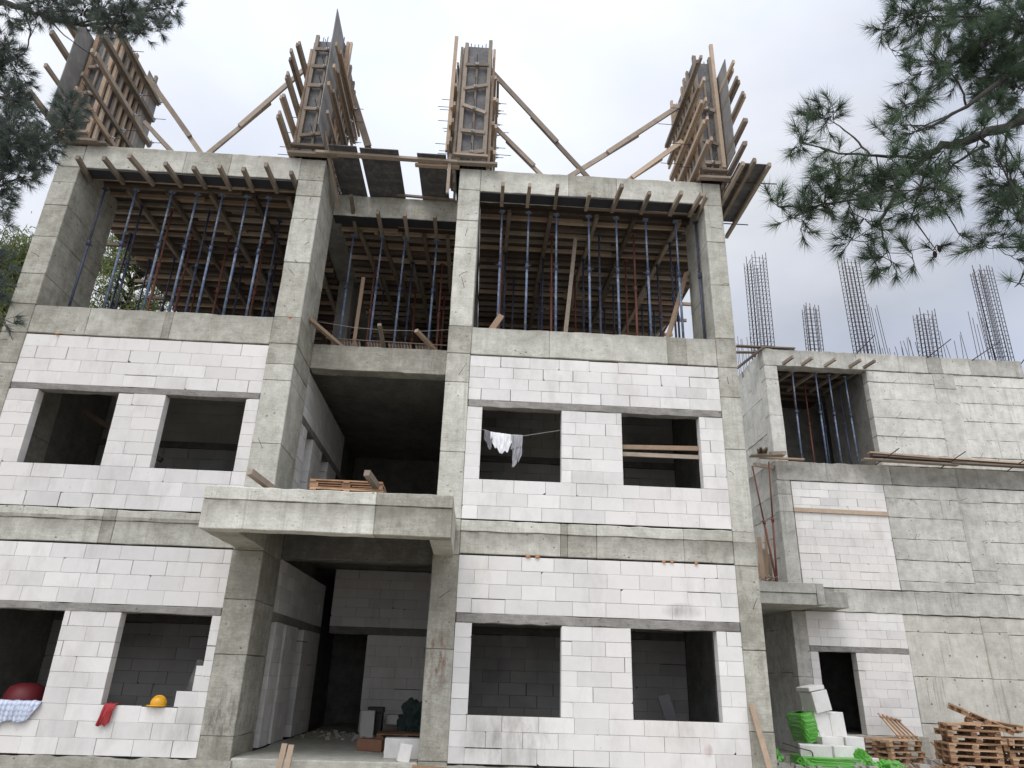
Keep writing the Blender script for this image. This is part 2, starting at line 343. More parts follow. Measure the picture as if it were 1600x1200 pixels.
RLM= [[(6.13, -8.0, 7.13, 0.089), (5.48, -7.98, 6.61, 0.073), (5.18, -7.96, 6.39, 0.065), (4.78, -7.94, 6.25, 0.058), (4.44, -7.92, 6.09, 0.045), (4.23, -7.91, 5.88, 0.031), (4.07, -7.89, 5.64, 0.025), (3.87, -7.87, 5.32, 0.018), (3.89, -7.85, 4.99, 0.009)], [(4.28, -8.0, 5.96, 0.025), (3.85, -8.05, 5.92, 0.018), (3.45, -8.1, 5.87, 0.013), (3.08, -8.15, 5.93, 0.009)], [(3.82, -8.0, 5.96, 0.014), (3.75, -7.92, 6.23, 0.011), (3.62, -7.85, 6.47, 0.008)], [(6.28, -8.0, 7.66, 0.057), (5.6, -8.03, 7.22, 0.048), (5.24, -8.06, 6.92, 0.04), (4.81, -8.09, 6.56, 0.026), (4.42, -8.12, 6.26, 0.019), (4.21, -8.15, 6.14, 0.012)], [(5.29, -8.0, 6.97, 0.027), (5.53, -7.97, 7.45, 0.021), (5.76, -7.94, 7.82, 0.018), (5.61, -7.91, 8.03, 0.014), (5.13, -7.88, 8.02, 0.014), (4.66, -7.85, 8.01, 0.009)], [(4.89, -8.0, 6.65, 0.016), (4.83, -8.07, 6.85, 0.013), (4.65, -8.15, 7.01, 0.009)], [(4.94, -8.0, 6.28, 0.026), (5.05, -7.95, 6.21, 0.019), (4.7, -7.9, 6.02, 0.015), (4.47, -7.85, 5.67, 0.01)], [(5.27, -8.0, 6.41, 0.02), (5.01, -8.07, 5.93, 0.013), (5.0, -8.15, 5.44, 0.012)], [(5.36, -8.0, 5.23, 0.024), (5.14, -7.92, 5.09, 0.015), (4.87, -7.85, 5.1, 0.008)], [(4.22, -8.0, 5.82, 0.022), (3.97, -8.04, 5.56, 0.018), (3.57, -8.07, 5.4, 0.015), (3.12, -8.11, 5.25, 0.012), (2.79, -8.15, 5.2, 0.007)], [(4.42, -8.0, 6.02, 0.019), (4.29, -7.95, 5.69, 0.015), (4.16, -7.9, 5.36, 0.01), (4.36, -7.85, 5.05, 0.006)], [(4.39, -8.0, 5.44, 0.01), (4.37, -8.15, 5.02, 0.006)], [(5.36, -8.0, 5.23, 0.018), (5.16, -7.92, 4.92, 0.012), (5.05, -7.85, 4.73, 0.007)]]
LC= [(-7.09, -3.54, 11.79, 0.15), (-6.99, -4.17, 11.19, 0.14), (-7.11, -4.49, 10.94, 0.14), (-6.76, -4.46, 8.3, 0.18), (-6.5, -4.33, 8.45, 0.15), (-7.61, -3.72, 9.92, 0.16), (-7.87, -4.14, 11.21, 0.16), (-7.51, -4.21, 11.46, 0.24), (-7.06, -4.4, 11.16, 0.2), (-7.52, -3.52, 12.13, 0.26), (-6.74, -4.08, 11.47, 0.25), (-6.29, -4.29, 11.32, 0.28), (-5.85, -4.44, 11.05, 0.28), (-5.99, -4.44, 10.79, 0.18), (-5.69, -4.33, 11.26, 0.24), (-5.74, -3.82, 12.01, 0.22), (-5.15, -4.35, 11.38, 0.14), (-5.42, -4.46, 10.78, 0.18), (-5.47, -4.01, 11.34, 0.14), (-5.75, -4.25, 10.92, 0.14), (-8.08, -3.5, 11.71, 0.11), (-7.54, -4.38, 10.33, 0.17), (-7.75, -3.97, 10.55, 0.2), (-7.8, -3.73, 10.43, 0.22), (-7.44, -4.09, 9.57, 0.23), (-7.67, -3.51, 9.98, 0.2), (-7.3, -4.02, 9.13, 0.23), (-6.86, -4.26, 8.97, 0.13), (-7.2, -4.09, 8.58, 0.3), (-6.68, -4.46, 8.42, 0.25), (-6.72, -4.08, 8.79, 0.19), (-6.79, -4.25, 8.15, 0.25), (-7.01, -3.61, 8.85, 0.24), (-6.79, -3.67, 9.02, 0.16), (-6.51, -4.0, 9.54, 0.18), (-6.12, -4.47, 8.84, 0.18), (-6.19, -4.25, 9.17, 0.11), (-6.34, -4.26, 8.79, 0.17), (-6.6, -4.29, 7.9, 0.14), (-6.87, -4.27, 7.84, 0.18), (-7.09, -3.63, 9.55, 0.09), (-6.66, -4.36, 7.25, 0.09), (-6.46, -4.45, 6.96, 0.08), (-7.07, -3.57, 8.62, 0.14), (-8.02, -3.93, 10.36, 0.3), (-8.04, -3.51, 9.41, 0.35), (-7.13, -4.1, 7.75, 0.27), (-7.63, -3.6, 10.32, 0.1), (-6.82, -3.85, 6.71, 0.14), (-6.9, -3.71, 6.35, 0.22), (-6.56, -3.76, 5.83, 0.12)]
LLM= [[(-8.96, -4.0, 12.03, 0.093), (-8.25, -3.97, 11.72, 0.083), (-7.82, -3.93, 11.62, 0.068), (-7.26, -3.9, 11.49, 0.052), (-6.83, -3.87, 11.42, 0.042), (-6.45, -3.83, 11.54, 0.032), (-5.85, -3.8, 11.69, 0.016)], [(-7.81, -4.0, 11.56, 0.023), (-7.48, -4.07, 11.0, 0.017), (-7.37, -4.13, 10.51, 0.013), (-7.38, -4.2, 10.27, 0.01)], [(-7.34, -4.0, 11.39, 0.021), (-7.06, -3.9, 11.12, 0.013), (-6.48, -3.8, 10.75, 0.008)], [(-8.16, -4.0, 9.47, 0.058), (-7.62, -4.1, 9.55, 0.038), (-7.13, -4.2, 9.39, 0.019)], [(-7.81, -4.0, 8.37, 0.065), (-7.43, -3.93, 8.57, 0.047), (-7.05, -3.87, 8.81, 0.029), (-6.64, -3.8, 8.97, 0.015)], [(-6.9, -4.0, 8.7, 0.019), (-6.49, -4.1, 9.0, 0.015), (-6.33, -4.2, 9.3, 0.01)], [(-8.45, -4.0, 10.39, 0.049), (-7.99, -3.9, 10.71, 0.03), (-7.7, -3.8, 10.39, 0.015)], [(-6.84, -4.0, 11.28, 0.021), (-6.11, -4.1, 11.53, 0.016), (-5.32, -4.2, 11.57, 0.01)], [(-7.55, -4.0, 7.56, 0.045), (-7.19, -3.9, 8.01, 0.023), (-6.94, -3.8, 8.29, 0.011)], [(-6.85, -4.0, 5.88, 0.034), (-6.39, -4.1, 5.71, 0.017), (-6.05, -4.2, 5.33, 0.008)]]

# ------------------------------------------------------------------ masonry
def block_wall(mb,x0,x1,zs,y0,openings=(),depth=.2,L=.6,phase=None,gap=.005,loose=.05,ch=.004,broken=()):
    """courses between the z values of zs; openings are (x0,x1,z0,z1); every block is its own box over a mortar bed"""
    for ci in range(len(zs)-1):
        a,b=zs[ci],zs[ci+1]; zm=(a+b)/2
        segs=[(x0,x1)]
        for (ox0,ox1,oz0,oz1) in openings:
            if oz0-.01<zm<oz1+.01:
                ns=[]
                for (p,q) in segs:
                    if ox1<=p or ox0>=q: ns.append((p,q)); continue
                    if ox0-p>.05: ns.append((p,ox0))
                    if q-ox1>.05: ns.append((ox1,q))
                segs=ns
        ph=(.0 if ci%2 else .3)+random.uniform(-.06,.06) if phase is None else phase[ci%len(phase)]
        for (p,q) in segs:
            mb.box(p+.02,q-.02,y0+.024,y0+depth-.01,a,b,1)
            cuts=[p]; k=math.floor((p-x0-ph)/L)*L+x0+ph
            while k<q-.09:
                if k>p+.09: cuts.append(k+random.uniform(-.012,.012))
                k+=L
            cuts.append(q)
            for i in range(len(cuts)-1):
                g=gap*random.choice([.3,.6,1,1,1.4,3.6 if random.random()<loose*8 else 1])
                gz=gap*random.choice([.2,.4,.8,1,1.2])
                l,r=cuts[i]+(g/2 if i else 0),cuts[i+1]-(g/2 if i<len(cuts)-2 else 0)
                yy=y0+random.uniform(-.003,.003); t=random.gauss(0,.36)
                zb,zt=a+gz/2,b-gz/2
                if random.random()<loose: zt-=.012
                y1=y0+depth
                ol=[(l,zb),(r,zb),(r,zt),(l,zt)]
                if random.random()<loose*2.2 and r-l>.2:
                    k2=random.randrange(4); sx=random.uniform(.015,.06); sz=random.uniform(.012,.045); px,pz=ol[k2]
                    qx=(px+sx if k2 in(0,3) else px-sx,pz); qz=(px,pz+sz if k2 in(0,1) else pz-sz)
                    mid_=(qx[0]*.6+qz[0]*.4+(px-qx[0])*.15,qx[1]*.4+qz[1]*.6)
                    ol[k2:k2+1]=[qz,mid_,qx] if k2 in(0,2) else [qx,mid_,qz]
                n_=len(ol); cx_,cz_=(l+r)/2,(zb+zt)/2
                vs=[(x_,yy+ch,z_) for x_,z_ in ol]+[(x_+(ch if x_<cx_ else -ch),yy,z_+(ch if z_<cz_ else -ch)) for x_,z_ in ol]+[(x_,y1,z_) for x_,z_ in ol]
                fs=[tuple(range(n_,2*n_)),tuple(range(2*n_,3*n_))[::-1]]
                for q_ in range(n_):
                    w_=(q_+1)%n_; fs+=[(q_,w_,n_+w_,n_+q_),(2*n_+q_,2*n_+w_,w_,q_)]
                mb.add(vs,fs,0,t)
def lin(a,b,n): return [a+(b-a)*i/n for i in range(n+1)]

BW=[M['aac'],M['mortar']]; BI=[M['aac_in'],M['mortar']]; BP=[M['aac_porch'],M['mortar']]
# ================================================================== main building
A=thing('unfinished_building','three storey unfinished concrete frame with white block walls, open top floor on props','building',(0,0,0))
def infill(x0,x1,lowz,sill,head,lint,topz,wins,n=(3,6,4),ph=None):
    mb=MB()
    op=[(a,b,sill,head) for a,b in wins]
    block_wall(mb,x0,x1,lin(lowz,sill,n[0]),0.004,phase=ph)
    block_wall(mb,x0,x1,lin(sill,head,n[1]),0.004,op,phase=ph)
    block_wall(mb,x0,x1,lin(lint,topz,n[2]),0.004,phase=ph)
    w=mb.build('block_wall',BW,A)
    l=MB(); l.cbox(x0+.01,x1-.01,.0,.2,head+.004,lint-.004,0,-.1,.012,.22)
    l.build('lintel',M['lintel'],w,.008)
    return w
infill(0,5.08,0,.73,2.2,2.365,3.365,[(.29,1.87),(3.1,4.64)])
infill(0,5.08,4.03,4.79,6.25,6.40,7.355,[(.29,1.86),(3.05,4.61)])
w_=infill(-9.0,-4.05,-.03,.715,2.165,2.30,3.30,[(-8.25,-6.69),(-5.74,-4.2)])
infill(-8.8,-4.05,3.95,4.735,6.19,6.315,7.35,[(-8.25,-6.73),(-5.84,-4.3)])
mb=MB(); block_wall(mb,-4.56,-4.2,[.715,.957],.004); block_wall(mb,-4.33,-4.2,[.957,1.2,1.36],.06,depth=.14)
mb.build('block_return',BW,A)
# columns: stacked pours, each with its own tone
def column(x0,x1,d,zs,y0=-.012,tn=None,name='column'):
    mb=MB()
    for i in range(len(zs)-1):
        o=random.uniform(-.006,.006)
        mb.cbox(x0+o*.3,x1-o*.3,y0+o,d+o,zs[i]+.003,zs[i+1]-.003,0,(tn[i%len(tn)] if tn else random.uniform(-.22,.2)))
    return mb.build(name,M['conc_front'],A,.012)
column(.0-.48,-.004,1.25,[-.4,.02,1.75,3.36,4.02,5.3,6.75,7.38,8.0,9.9,10.6,11.42,12.0],tn=[-.5,-.3,-.45,-.2,.12,.05,-.12,-.3,.15,.12,-.05,-.05])
column(5.084,5.5,1.45,[-.4,.6,1.9,3.36,3.98,5.6,6.7,7.36,8.02,9.3,10.4,11.38,12.0],tn=[-.5,-.2,-.3,-.1,.08,.0,-.2,-.25,-.05,-.12,.03,-.1])
column(-4.05+.004,-3.5,1.25,[-.4,.3,1.55,2.45,3.3,3.95,5.3,6.6,6.95,7.4,8.0,9.3,10.4,11.0,11.42,12.0],tn=[-.45,-.3,-.35,-.5,-.4,.0,.12,.12,-.2,-.25,-.1,.12,.0,-.12,-.3,-.15])
column(-9.3,-8.804,1.7,[-.4,1.5,3.3,3.95,5.6,6.7,7.36,8.0,8.7,9.6,10.4,11.0,11.42,12.0],tn=[-.2,-.1,-.2,-.3,-.25,-.4,-.35,-.28,-.2,-.25,-.15,-.2,-.15])
# beams: lengths of formwork side by side, tones of their own
def beam(segs,z0,z1,y0=-.006,y1=.4,mat='conc_front',step=True,par=None):
    mb=MB()
    for (a,b,t) in segs:
        o=random.uniform(-.003,.003)
        if step:
            zc=z1-.2
            mb.cbox(a+.002,b-.002,y0+o+.016,y1,z0,zc,0,t,.007)
            mb.cbox(a+.002,b-.002,y0+o,y1-.01,zc+.002,z1,0,t+random.uniform(-.05,.12),.011,.2)
        else: mb.cbox(a+.002,b-.002,y0+o,y1,z0,z1,0,t,.010,.22)
    return mb.build('floor_beam',M[mat],A if par is None else par,.01)
beam([(0,1.85,.12),(1.85,1.98,-.42),(1.98,2.52,-.16),(2.52,4.15,.05),(4.15,5.08,-.1)],3.40,4.0)
beam([(-8.8,-6.45,.1),(-6.45,-6.22,-.35),(-6.22,-4.05,.0)],3.33,3.93)
beam([(-.0,1.6,.05),(1.6,4.05,.1),(4.05,4.45,-.45),(4.45,5.08,-.1)],7.385,7.99,step=False)
beam([(-8.8,-7.7,-.2),(-7.7,-6.2,-.1),(-6.2,-6.05,-.35),(-6.05,-4.05,-.08)],7.38,7.985,step=False)
beam([(0,2.0,.1),(2.0,3.1,-.28),(3.1,5.08,.0)],11.41,12.0,step=False)
beam([(-8.8,-6.6,-.05),(-6.6,-5.6,-.2),(-5.6,-4.05,.05)],11.43,12.03,step=False)
beam([(-3.496,-.484,-.1)],11.40,11.98,1.19,1.55,step=False)
beam([(-3.496,-.484,-.3)],7.40,7.98,1.19,1.55,step=False)
beam([(-3.496,-.484,-.4)],3.35,3.845,1.19,1.55,mat='conc_soffit',step=False)
# slabs
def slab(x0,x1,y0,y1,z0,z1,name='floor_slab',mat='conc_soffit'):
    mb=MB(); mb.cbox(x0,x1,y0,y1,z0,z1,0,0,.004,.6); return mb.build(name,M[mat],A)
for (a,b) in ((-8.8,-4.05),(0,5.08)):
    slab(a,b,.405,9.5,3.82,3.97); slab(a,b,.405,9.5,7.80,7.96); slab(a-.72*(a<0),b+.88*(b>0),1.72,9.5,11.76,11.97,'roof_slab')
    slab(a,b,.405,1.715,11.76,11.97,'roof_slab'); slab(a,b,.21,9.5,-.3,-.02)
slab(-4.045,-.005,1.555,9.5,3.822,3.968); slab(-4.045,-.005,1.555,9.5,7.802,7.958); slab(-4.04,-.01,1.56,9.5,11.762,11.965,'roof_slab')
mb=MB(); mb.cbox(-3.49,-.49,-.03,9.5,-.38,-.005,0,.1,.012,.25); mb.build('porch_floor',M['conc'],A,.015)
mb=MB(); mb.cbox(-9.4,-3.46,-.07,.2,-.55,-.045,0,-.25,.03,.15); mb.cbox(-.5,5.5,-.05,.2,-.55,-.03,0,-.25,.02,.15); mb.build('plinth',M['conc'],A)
# canopy over the porch
mb=MB()
for (a,b,t) in ((-4.02,-1.32,.28),(-1.32,-.1,-.42)):
    mb.cbox(a+.002,b-.002,-1.885,-1.6,3.33,3.79,0,t,.008); mb.cbox(a+.002,b-.002,-1.90,-1.6,3.792,4.0,0,t-.08,.012,.2)
cp=mb.build('canopy',M['conc_front'],A,.012)
for q in ((-4.02,-3.5,-.2),(-.46,-.1,.05)):
    mb=MB(); mb.cbox(q[0],q[1],-1.598,-.02,3.335,3.99,0,q[2]); mb.build('side_beam',M['conc'],cp,.01)
mb=MB(); mb.cbox(-3.498,-.462,-1.598,1.188,3.85,3.985,0,-.2); mb.build('canopy_slab',M['conc_soffit'],cp)
# inner walls of the deep middle bay (run away from the viewer)
T90=Matrix.Translation((-3.52,1.26,0))@Matrix.Rotation(R(90),4,'Z')
mb=MB(); mb.xf=T90
block_wall(mb,0,4.74,lin(-.005,2.2,9),0,[(.0,.42,-1,9),(1.05,1.25,-1,9),(2.3,2.95,-1,9)])
block_wall(mb,0,4.74,lin(2.36,3.36,4),0,[])
w=mb.build('inner_block_wall',BP,A)
l=MB(); l.xf=T90; l.cbox(0,4.7,-.01,.2,2.205,2.355,0,-.2); l.build('lintel',M['lintel'],w)
mb=MB(); mb.xf=T90
block_wall(mb,0,8.2,lin(3.97,6.2,9),0,[(.62,1.25,-1,9),(2.3,3.1,-1,9),(4.2,5.2,-1,9)])
block_wall(mb,0,4.74,lin(6.36,7.38,4),0,[])
w=mb.build('inner_block_wall',BP,A)
l=MB(); l.xf=T90; l.cbox(0,8.2,-.01,.2,6.205,6.355,0,-.2); l.build('lintel',M['lintel'],w)
mb=MB(); block_wall(mb,-3.31,-.5,lin(0,2.22,9),6.0,[(-3.31,-2.33,-1,9)]); block_wall(mb,-3.31,-.5,lin(2.4,3.8,6),6.0,[])
w=mb.build('inner_block_wall',BP,A); l=MB(); l.cbox(-3.3,-.5,5.99,6.2,2.225,2.395,0,-.3); l.build('lintel',M['lintel'],w)
# rooms behind the windows
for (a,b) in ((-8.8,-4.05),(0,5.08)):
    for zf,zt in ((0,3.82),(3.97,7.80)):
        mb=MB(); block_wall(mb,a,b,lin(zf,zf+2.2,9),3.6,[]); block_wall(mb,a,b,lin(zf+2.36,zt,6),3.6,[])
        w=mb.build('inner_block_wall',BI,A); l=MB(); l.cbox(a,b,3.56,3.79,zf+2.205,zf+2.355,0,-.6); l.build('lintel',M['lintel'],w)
for (x0,x1) in ((-9.0,-8.82),(-3.98,-3.8),(-.3,-.1),(5.1,5.3)):
    mb=MB()
    for z0,z1 in ((-.02,3.82),(3.97,7.8)): mb.cbox(x0,x1,1.26 if x0>-4.5 and x0<0 else 1.72,9.55,z0,z1,0,-.1,.003,.6)
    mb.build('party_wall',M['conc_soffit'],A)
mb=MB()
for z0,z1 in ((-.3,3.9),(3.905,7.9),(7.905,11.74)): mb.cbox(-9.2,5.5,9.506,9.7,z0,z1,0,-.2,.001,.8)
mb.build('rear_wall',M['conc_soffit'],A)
for x in (-4.0,-.4):
    for y in (4.9,):
        mb=MB(); mb.cbox(x,x+.4,y,y+.5,7.97,11.75,0,-.2); mb.build('column',M['conc_soffit'],A)
for (a_,b_,y_) in ((-8.79,-4.06,.0),(.01,5.07,.0),(-3.49,-.49,1.2)):
    mb=MB(); mb.box(a_,b_,y_+.01,y_+.33,11.385,11.4,0); mb.build('soffit_board',M['ply_dark'],A)
# wire ends and starter stubs left in the concrete
rs=random.Random(3)
def stub(par,x,y,z,l,mat='rebar'):
    a=V((x,y,z)); d=V((rs.uniform(-.6,.6),-.55,rs.uniform(-.7,.5))).normalized()
    mb=MB(); mb.tube([a,a+d*l*.5,a+d*l+V((0,0,rs.uniform(-.08,.04)))],.005,4); mb.build('rebar_stub',M[mat],par)
for (x,zz) in ((-3.75,[9.0,9.35,9.75,10.3,10.9,5.2]),(-.25,[8.9,9.3,9.75,10.2,6.9,2.6]),(5.28,[9.3,10.8,7.0,5.1,2.6]),(-9.05,[7.2,9.1])):
    for z in zz: stub(A,x+rs.uniform(-.08,.08),-.012,z,rs.uniform(.15,.32))
# foam squeezed out above the blocks
for (x,z) in ((1.25,3.385),(1.42,3.38),(3.9,3.385),(4.35,3.375),(3.75,3.385),(-3.72,8.0),(-8.2,7.37)):
    mb=MB()
    mb.lathe([(0,-.03),(.022,-.02),(.03,0),(.02,.012),(0,.016)],7,(x,-.02,z),sx=rs.uniform(.8,1.8),sy=.7)
    mb.build('foam_lump',M['orange'],A)

# ================================================================== right building
B=thing('unfinished_building','smaller unfinished grey concrete building at right with bare rebar cages on its roof','building',(0,8.5,0))
Y=8.5
def bobj(mb,name,mat,bev=.012,par=None): return mb.build(name,mat,par or B,bev)
def strips(x0,x1,zs,y,y1,tn,mat='conc_pour',name='poured_wall',xf=None,split=None):
    mb=MB(); mb.xf=xf
    for i in range(len(zs)-1):
        xs=[x0,x1] if not split else [x0,split[i%len(split)],x1]
        for k in range(len(xs)-1):
            o=rs.uniform(-.014,.014)
            mb.cbox(xs[k]+.001,xs[k+1]-.001,y+o,y1,zs[i]+.005,zs[i+1]-.007,0,tn+rs.uniform(-.08,.08),.009,.25)
    mb.box(x0+.02,x1-.02,y+.035,y1-.02,zs[0],zs[-1],1)
    return mb.build(name,[M[mat],M['mortar']],B,.01)
zt=[8.05,8.45,9.06,9.71,10.37,11.0,11.4]; zm=[4.12,4.41,5.04,5.69,6.36,6.97,7.4]
strips(13.3,15.62,zt,Y,Y+.3,.22); strips(16.36,19.0,zt,Y,Y+.3,.2)
strips(13.22,15.6,zm,Y,Y+.3,.05); strips(16.36,19.0,zm,Y,Y+.3,.02)
strips(13.13,15.5,[-.42,.48,1.71,2.94,3.42],Y,Y+.3,.1,'conc_smooth'); strips(16.25,19.0,[-.42,.48,1.71,2.94,3.42],Y,Y+.3,.05,'conc_smooth')
for (x0,x1,zs,mt) in ((15.6,16.36,[8.05,10.85,11.4],'conc_pour'),(15.58,16.36,[4.12,4.45,4.8,6.9,7.4],'conc_pour'),(15.48,16.25,[-.42,1.7,3.0,3.42],'conc_smooth'),
                   (9.75,10.2,[8.03,9.6,10.9,11.4],'conc_pour'),(9.72,10.17,[4.1,6.4,6.95,7.4],'conc_pour'),(9.72,10.15,[-.42,1.6,3.42],'conc_pour')):
    mb=MB()
    for i in range(len(zs)-1): mb.cbox(x0+.003,x1-.003,Y-.022+rs.uniform(-.004,.004),Y+.35,zs[i]+.003,zs[i+1]-.003,0,rs.uniform(-.25,.12),.006)
    bobj(mb,'column',M[mt])
def bbeam(segs,z0,z1,y0):
    mb=MB()
    for (a,b,t) in segs: mb.cbox(a+.002,b-.002,y0+rs.uniform(-.004,.004),Y+.4,z0,z1,0,t,.014,.2)
    bobj(mb,'floor_beam',M['conc_pour'])
bbeam([(9.75,13.0,-.12),(13.0,15.5,.0),(15.5,16.0,-.35),(16.0,17.0,.05),(17.0,18.9,-.3)],11.41,12.03,Y-.03)
bbeam([(9.75,11.4,-.15),(11.4,13.5,-.25),(13.5,15.7,-.7),(15.7,16.4,-.85),(16.4,19.0,-.8)],7.41,8.03,Y-.03)
bbeam([(9.72,11.1,-.5),(11.1,13.6,.0),(13.6,16.4,-.05),(16.4,19.0,-.08)],3.44,4.1,Y-.03)
# side wall turning back along the gap, poured in lifts
TS=Matrix.Translation((9.75,Y+.36,0))@Matrix.Rotation(R(-90),4,'Z')@Matrix.Translation((-8,0,0))
def side(zs,tn,mat):
    mb=MB(); mb.xf=Matrix.Translation((9.75,Y+.36,0))@Matrix.Rotation(R(90),4,'Z')@Matrix.Scale(-1,4,(0,1,0))
    for i in range(len(zs)-1):
        o=rs.uniform(-.012,.012); x=0
        for xx in (2.6,6.0): mb.cbox(x,xx,o,.25,zs[i]+.005,zs[i+1]-.007,0,tn+rs.uniform(-.1,.1),.009,.25); x=xx+.004
    mb.f=[f[::-1] for f in mb.f]
    mb.xf=None; mb.box(9.79,9.98,Y+.38,Y+6.3,zs[0],zs[-1],1)
    mb.build('poured_wall',[M[mat],M['mortar']],B)
side([8.03]+zt[1:-1]+[12.0],.1,'conc_pour'); side([4.1]+zm[1:-1]+[8.02],-.1,'conc_pour'); side([-.42,.48,1.71,2.94,4.09],-.25,'conc_pour')
# block infill
mb=MB(); block_wall(mb,10.2,13.2,lin(4.13,7.39,13),Y-.005); bobj(mb,'block_wall',BW,0)
mb=MB(); op=[(10.4,11.52,.1,2.3)]
block_wall(mb,10.16,13.12,lin(.14,2.3,9),Y-.005,op,depth=.3); block_wall(mb,10.16,13.12,lin(2.46,3.43,4),Y-.005); w=bobj(mb,'block_wall',BW,0)
l=MB(); l.cbox(10.17,13.11,Y-.01,Y+.2,2.305,2.455,0,-.1,.01,.2); l.build('lintel',M['lintel'],w,.008)
mb=MB(); mb.cbox(10.0,13.2,Y-.14,Y+.3,-.45,.135,0,-.1,.02,.25); bobj(mb,'plinth',M['conc'])
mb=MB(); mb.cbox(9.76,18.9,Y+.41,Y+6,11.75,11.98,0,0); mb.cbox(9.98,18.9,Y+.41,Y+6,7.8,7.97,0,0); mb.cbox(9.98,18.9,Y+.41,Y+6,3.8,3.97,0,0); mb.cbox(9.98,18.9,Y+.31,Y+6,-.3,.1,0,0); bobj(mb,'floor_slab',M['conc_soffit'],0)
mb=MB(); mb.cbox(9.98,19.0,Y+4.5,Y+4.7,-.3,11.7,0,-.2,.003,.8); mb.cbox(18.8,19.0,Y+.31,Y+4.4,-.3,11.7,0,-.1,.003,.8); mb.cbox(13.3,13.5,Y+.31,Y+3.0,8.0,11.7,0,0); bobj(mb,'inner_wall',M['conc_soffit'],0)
# canopy slab bridging the gap to the main building
mb=MB(); mb.cbox(6.2,9.74,6.75,13.5,3.42,3.72,0,-.25,.01,.25); mb.cbox(6.2,9.735,6.72,13.5,3.722,4.0,0,-.15,.014,.22); mb.cbox(9.745,9.95,6.72,8.44,3.43,4.0,0,-.2,.01,.2); mb.cbox(9.955,11.05,7.6,8.45,3.46,3.9,0,-.45,.01,.25)
shade_wall=MB(); shade_wall.cbox(5.6,9.74,13.2,13.45,-.42,3.41,0,-.3,.004,.5); bobj(shade_wall,'rear_wall',M['conc_soffit'],0)  # unseen wall added to close the passage end and keep it dark
bobj(mb,'canopy',M['conc_pour'])
# small ties and stubs left in the pour lines
for z in zt[1:-1]+zm[1:-1]:
    for k in range(5): stub(B,rs.uniform(13.4,18.8),Y-.01,z,rs.uniform(.12,.3))
# rebar cages standing out of the roof
def cage(x0,x1,y0,y1,zt,nx,ny,lean=0,pitch=.16):
    mb=MB(); z0=11.9
    for i in range(nx):
        for k in range(ny):
            if 0<i<nx-1 and 0<k<ny-1: continue
            x=x0+(x1-x0)*i/(nx-1); y=y0+(y1-y0)*k/(ny-1); e=rs.uniform(-.22,.12)
            mb.tube([(x,y,z0),(x+lean+rs.uniform(-.02,.02),y+rs.uniform(-.02,.02),zt+e)],.0125,5)
    z=z0+.2
    while z<zt-.25:
        f=(z-z0)/(zt-z0); dx=lean*f
        q=[(x0+dx,y0,z),(x1+dx,y0,z),(x1+dx,y1,z),(x0+dx,y1,z),(x0+dx,y0,z)]
        mb.tube(q,.008,4); z+=pitch*rs.uniform(.85,1.15)
    mb.build('rebar_cage',M['rebar'],B)
cage(9.8,10.3,8.7,9.5,16.1,5,4,.08); cage(11.6,12.05,8.75,9.1,14.15,4,3,.06); cage(13.3,13.85,8.65,9.05,16.1,5,3,-.02)
cage(15.75,16.3,8.75,9.2,14.1,5,3,.1); cage(18.3,18.82,8.65,9.1,16.05,6,3,.05)
def starters(L):
    for (x,y,z,dx) in L:
        mb=MB(); mb.tube([(x,y,11.9),(x+dx,y,z)],.010,5); mb.build('starter_bar',M['rebar'],B)
starters([(14.02+.13*i,8.75+.05*(i%2),14.15-.08*(i%3),-.05-.02*i) for i in range(4)]+[(17.62+.14*i,8.8,14.1-.25*(i%3),.06-.03*i) for i in range(6)])
starters([(14.7+.22*i,10.5,13.3+rs.uniform(-.2,.5),rs.uniform(-.1,.1)) for i in range(9)]+[(9.9+.13*i,12.0+.1*i,13.2+.2*i+rs.uniform(-.1,.4),rs.uniform(-.03,.03)) for i in range(8)]+[(16.6+.22*i,10.8,13.0+rs.uniform(-.3,.5),rs.uniform(-.15,.1)) for i in range(5)]+[(12.4+.3*i,11,12.5,0) for i in range(4)]+[(14.9+.19*i,9.0,12.9+rs.uniform(-.3,.5),rs.uniform(-.12,.12)) for i in range(5)]+[(16.7+.2*i,9.1,13.0+rs.uniform(-.4,.6),rs.uniform(-.12,.12)) for i in range(5)]+[(9.85+.12*i,10.2,12.9+rs.uniform(-.3,.6),rs.uniform(-.05,.05)) for i in range(4)])

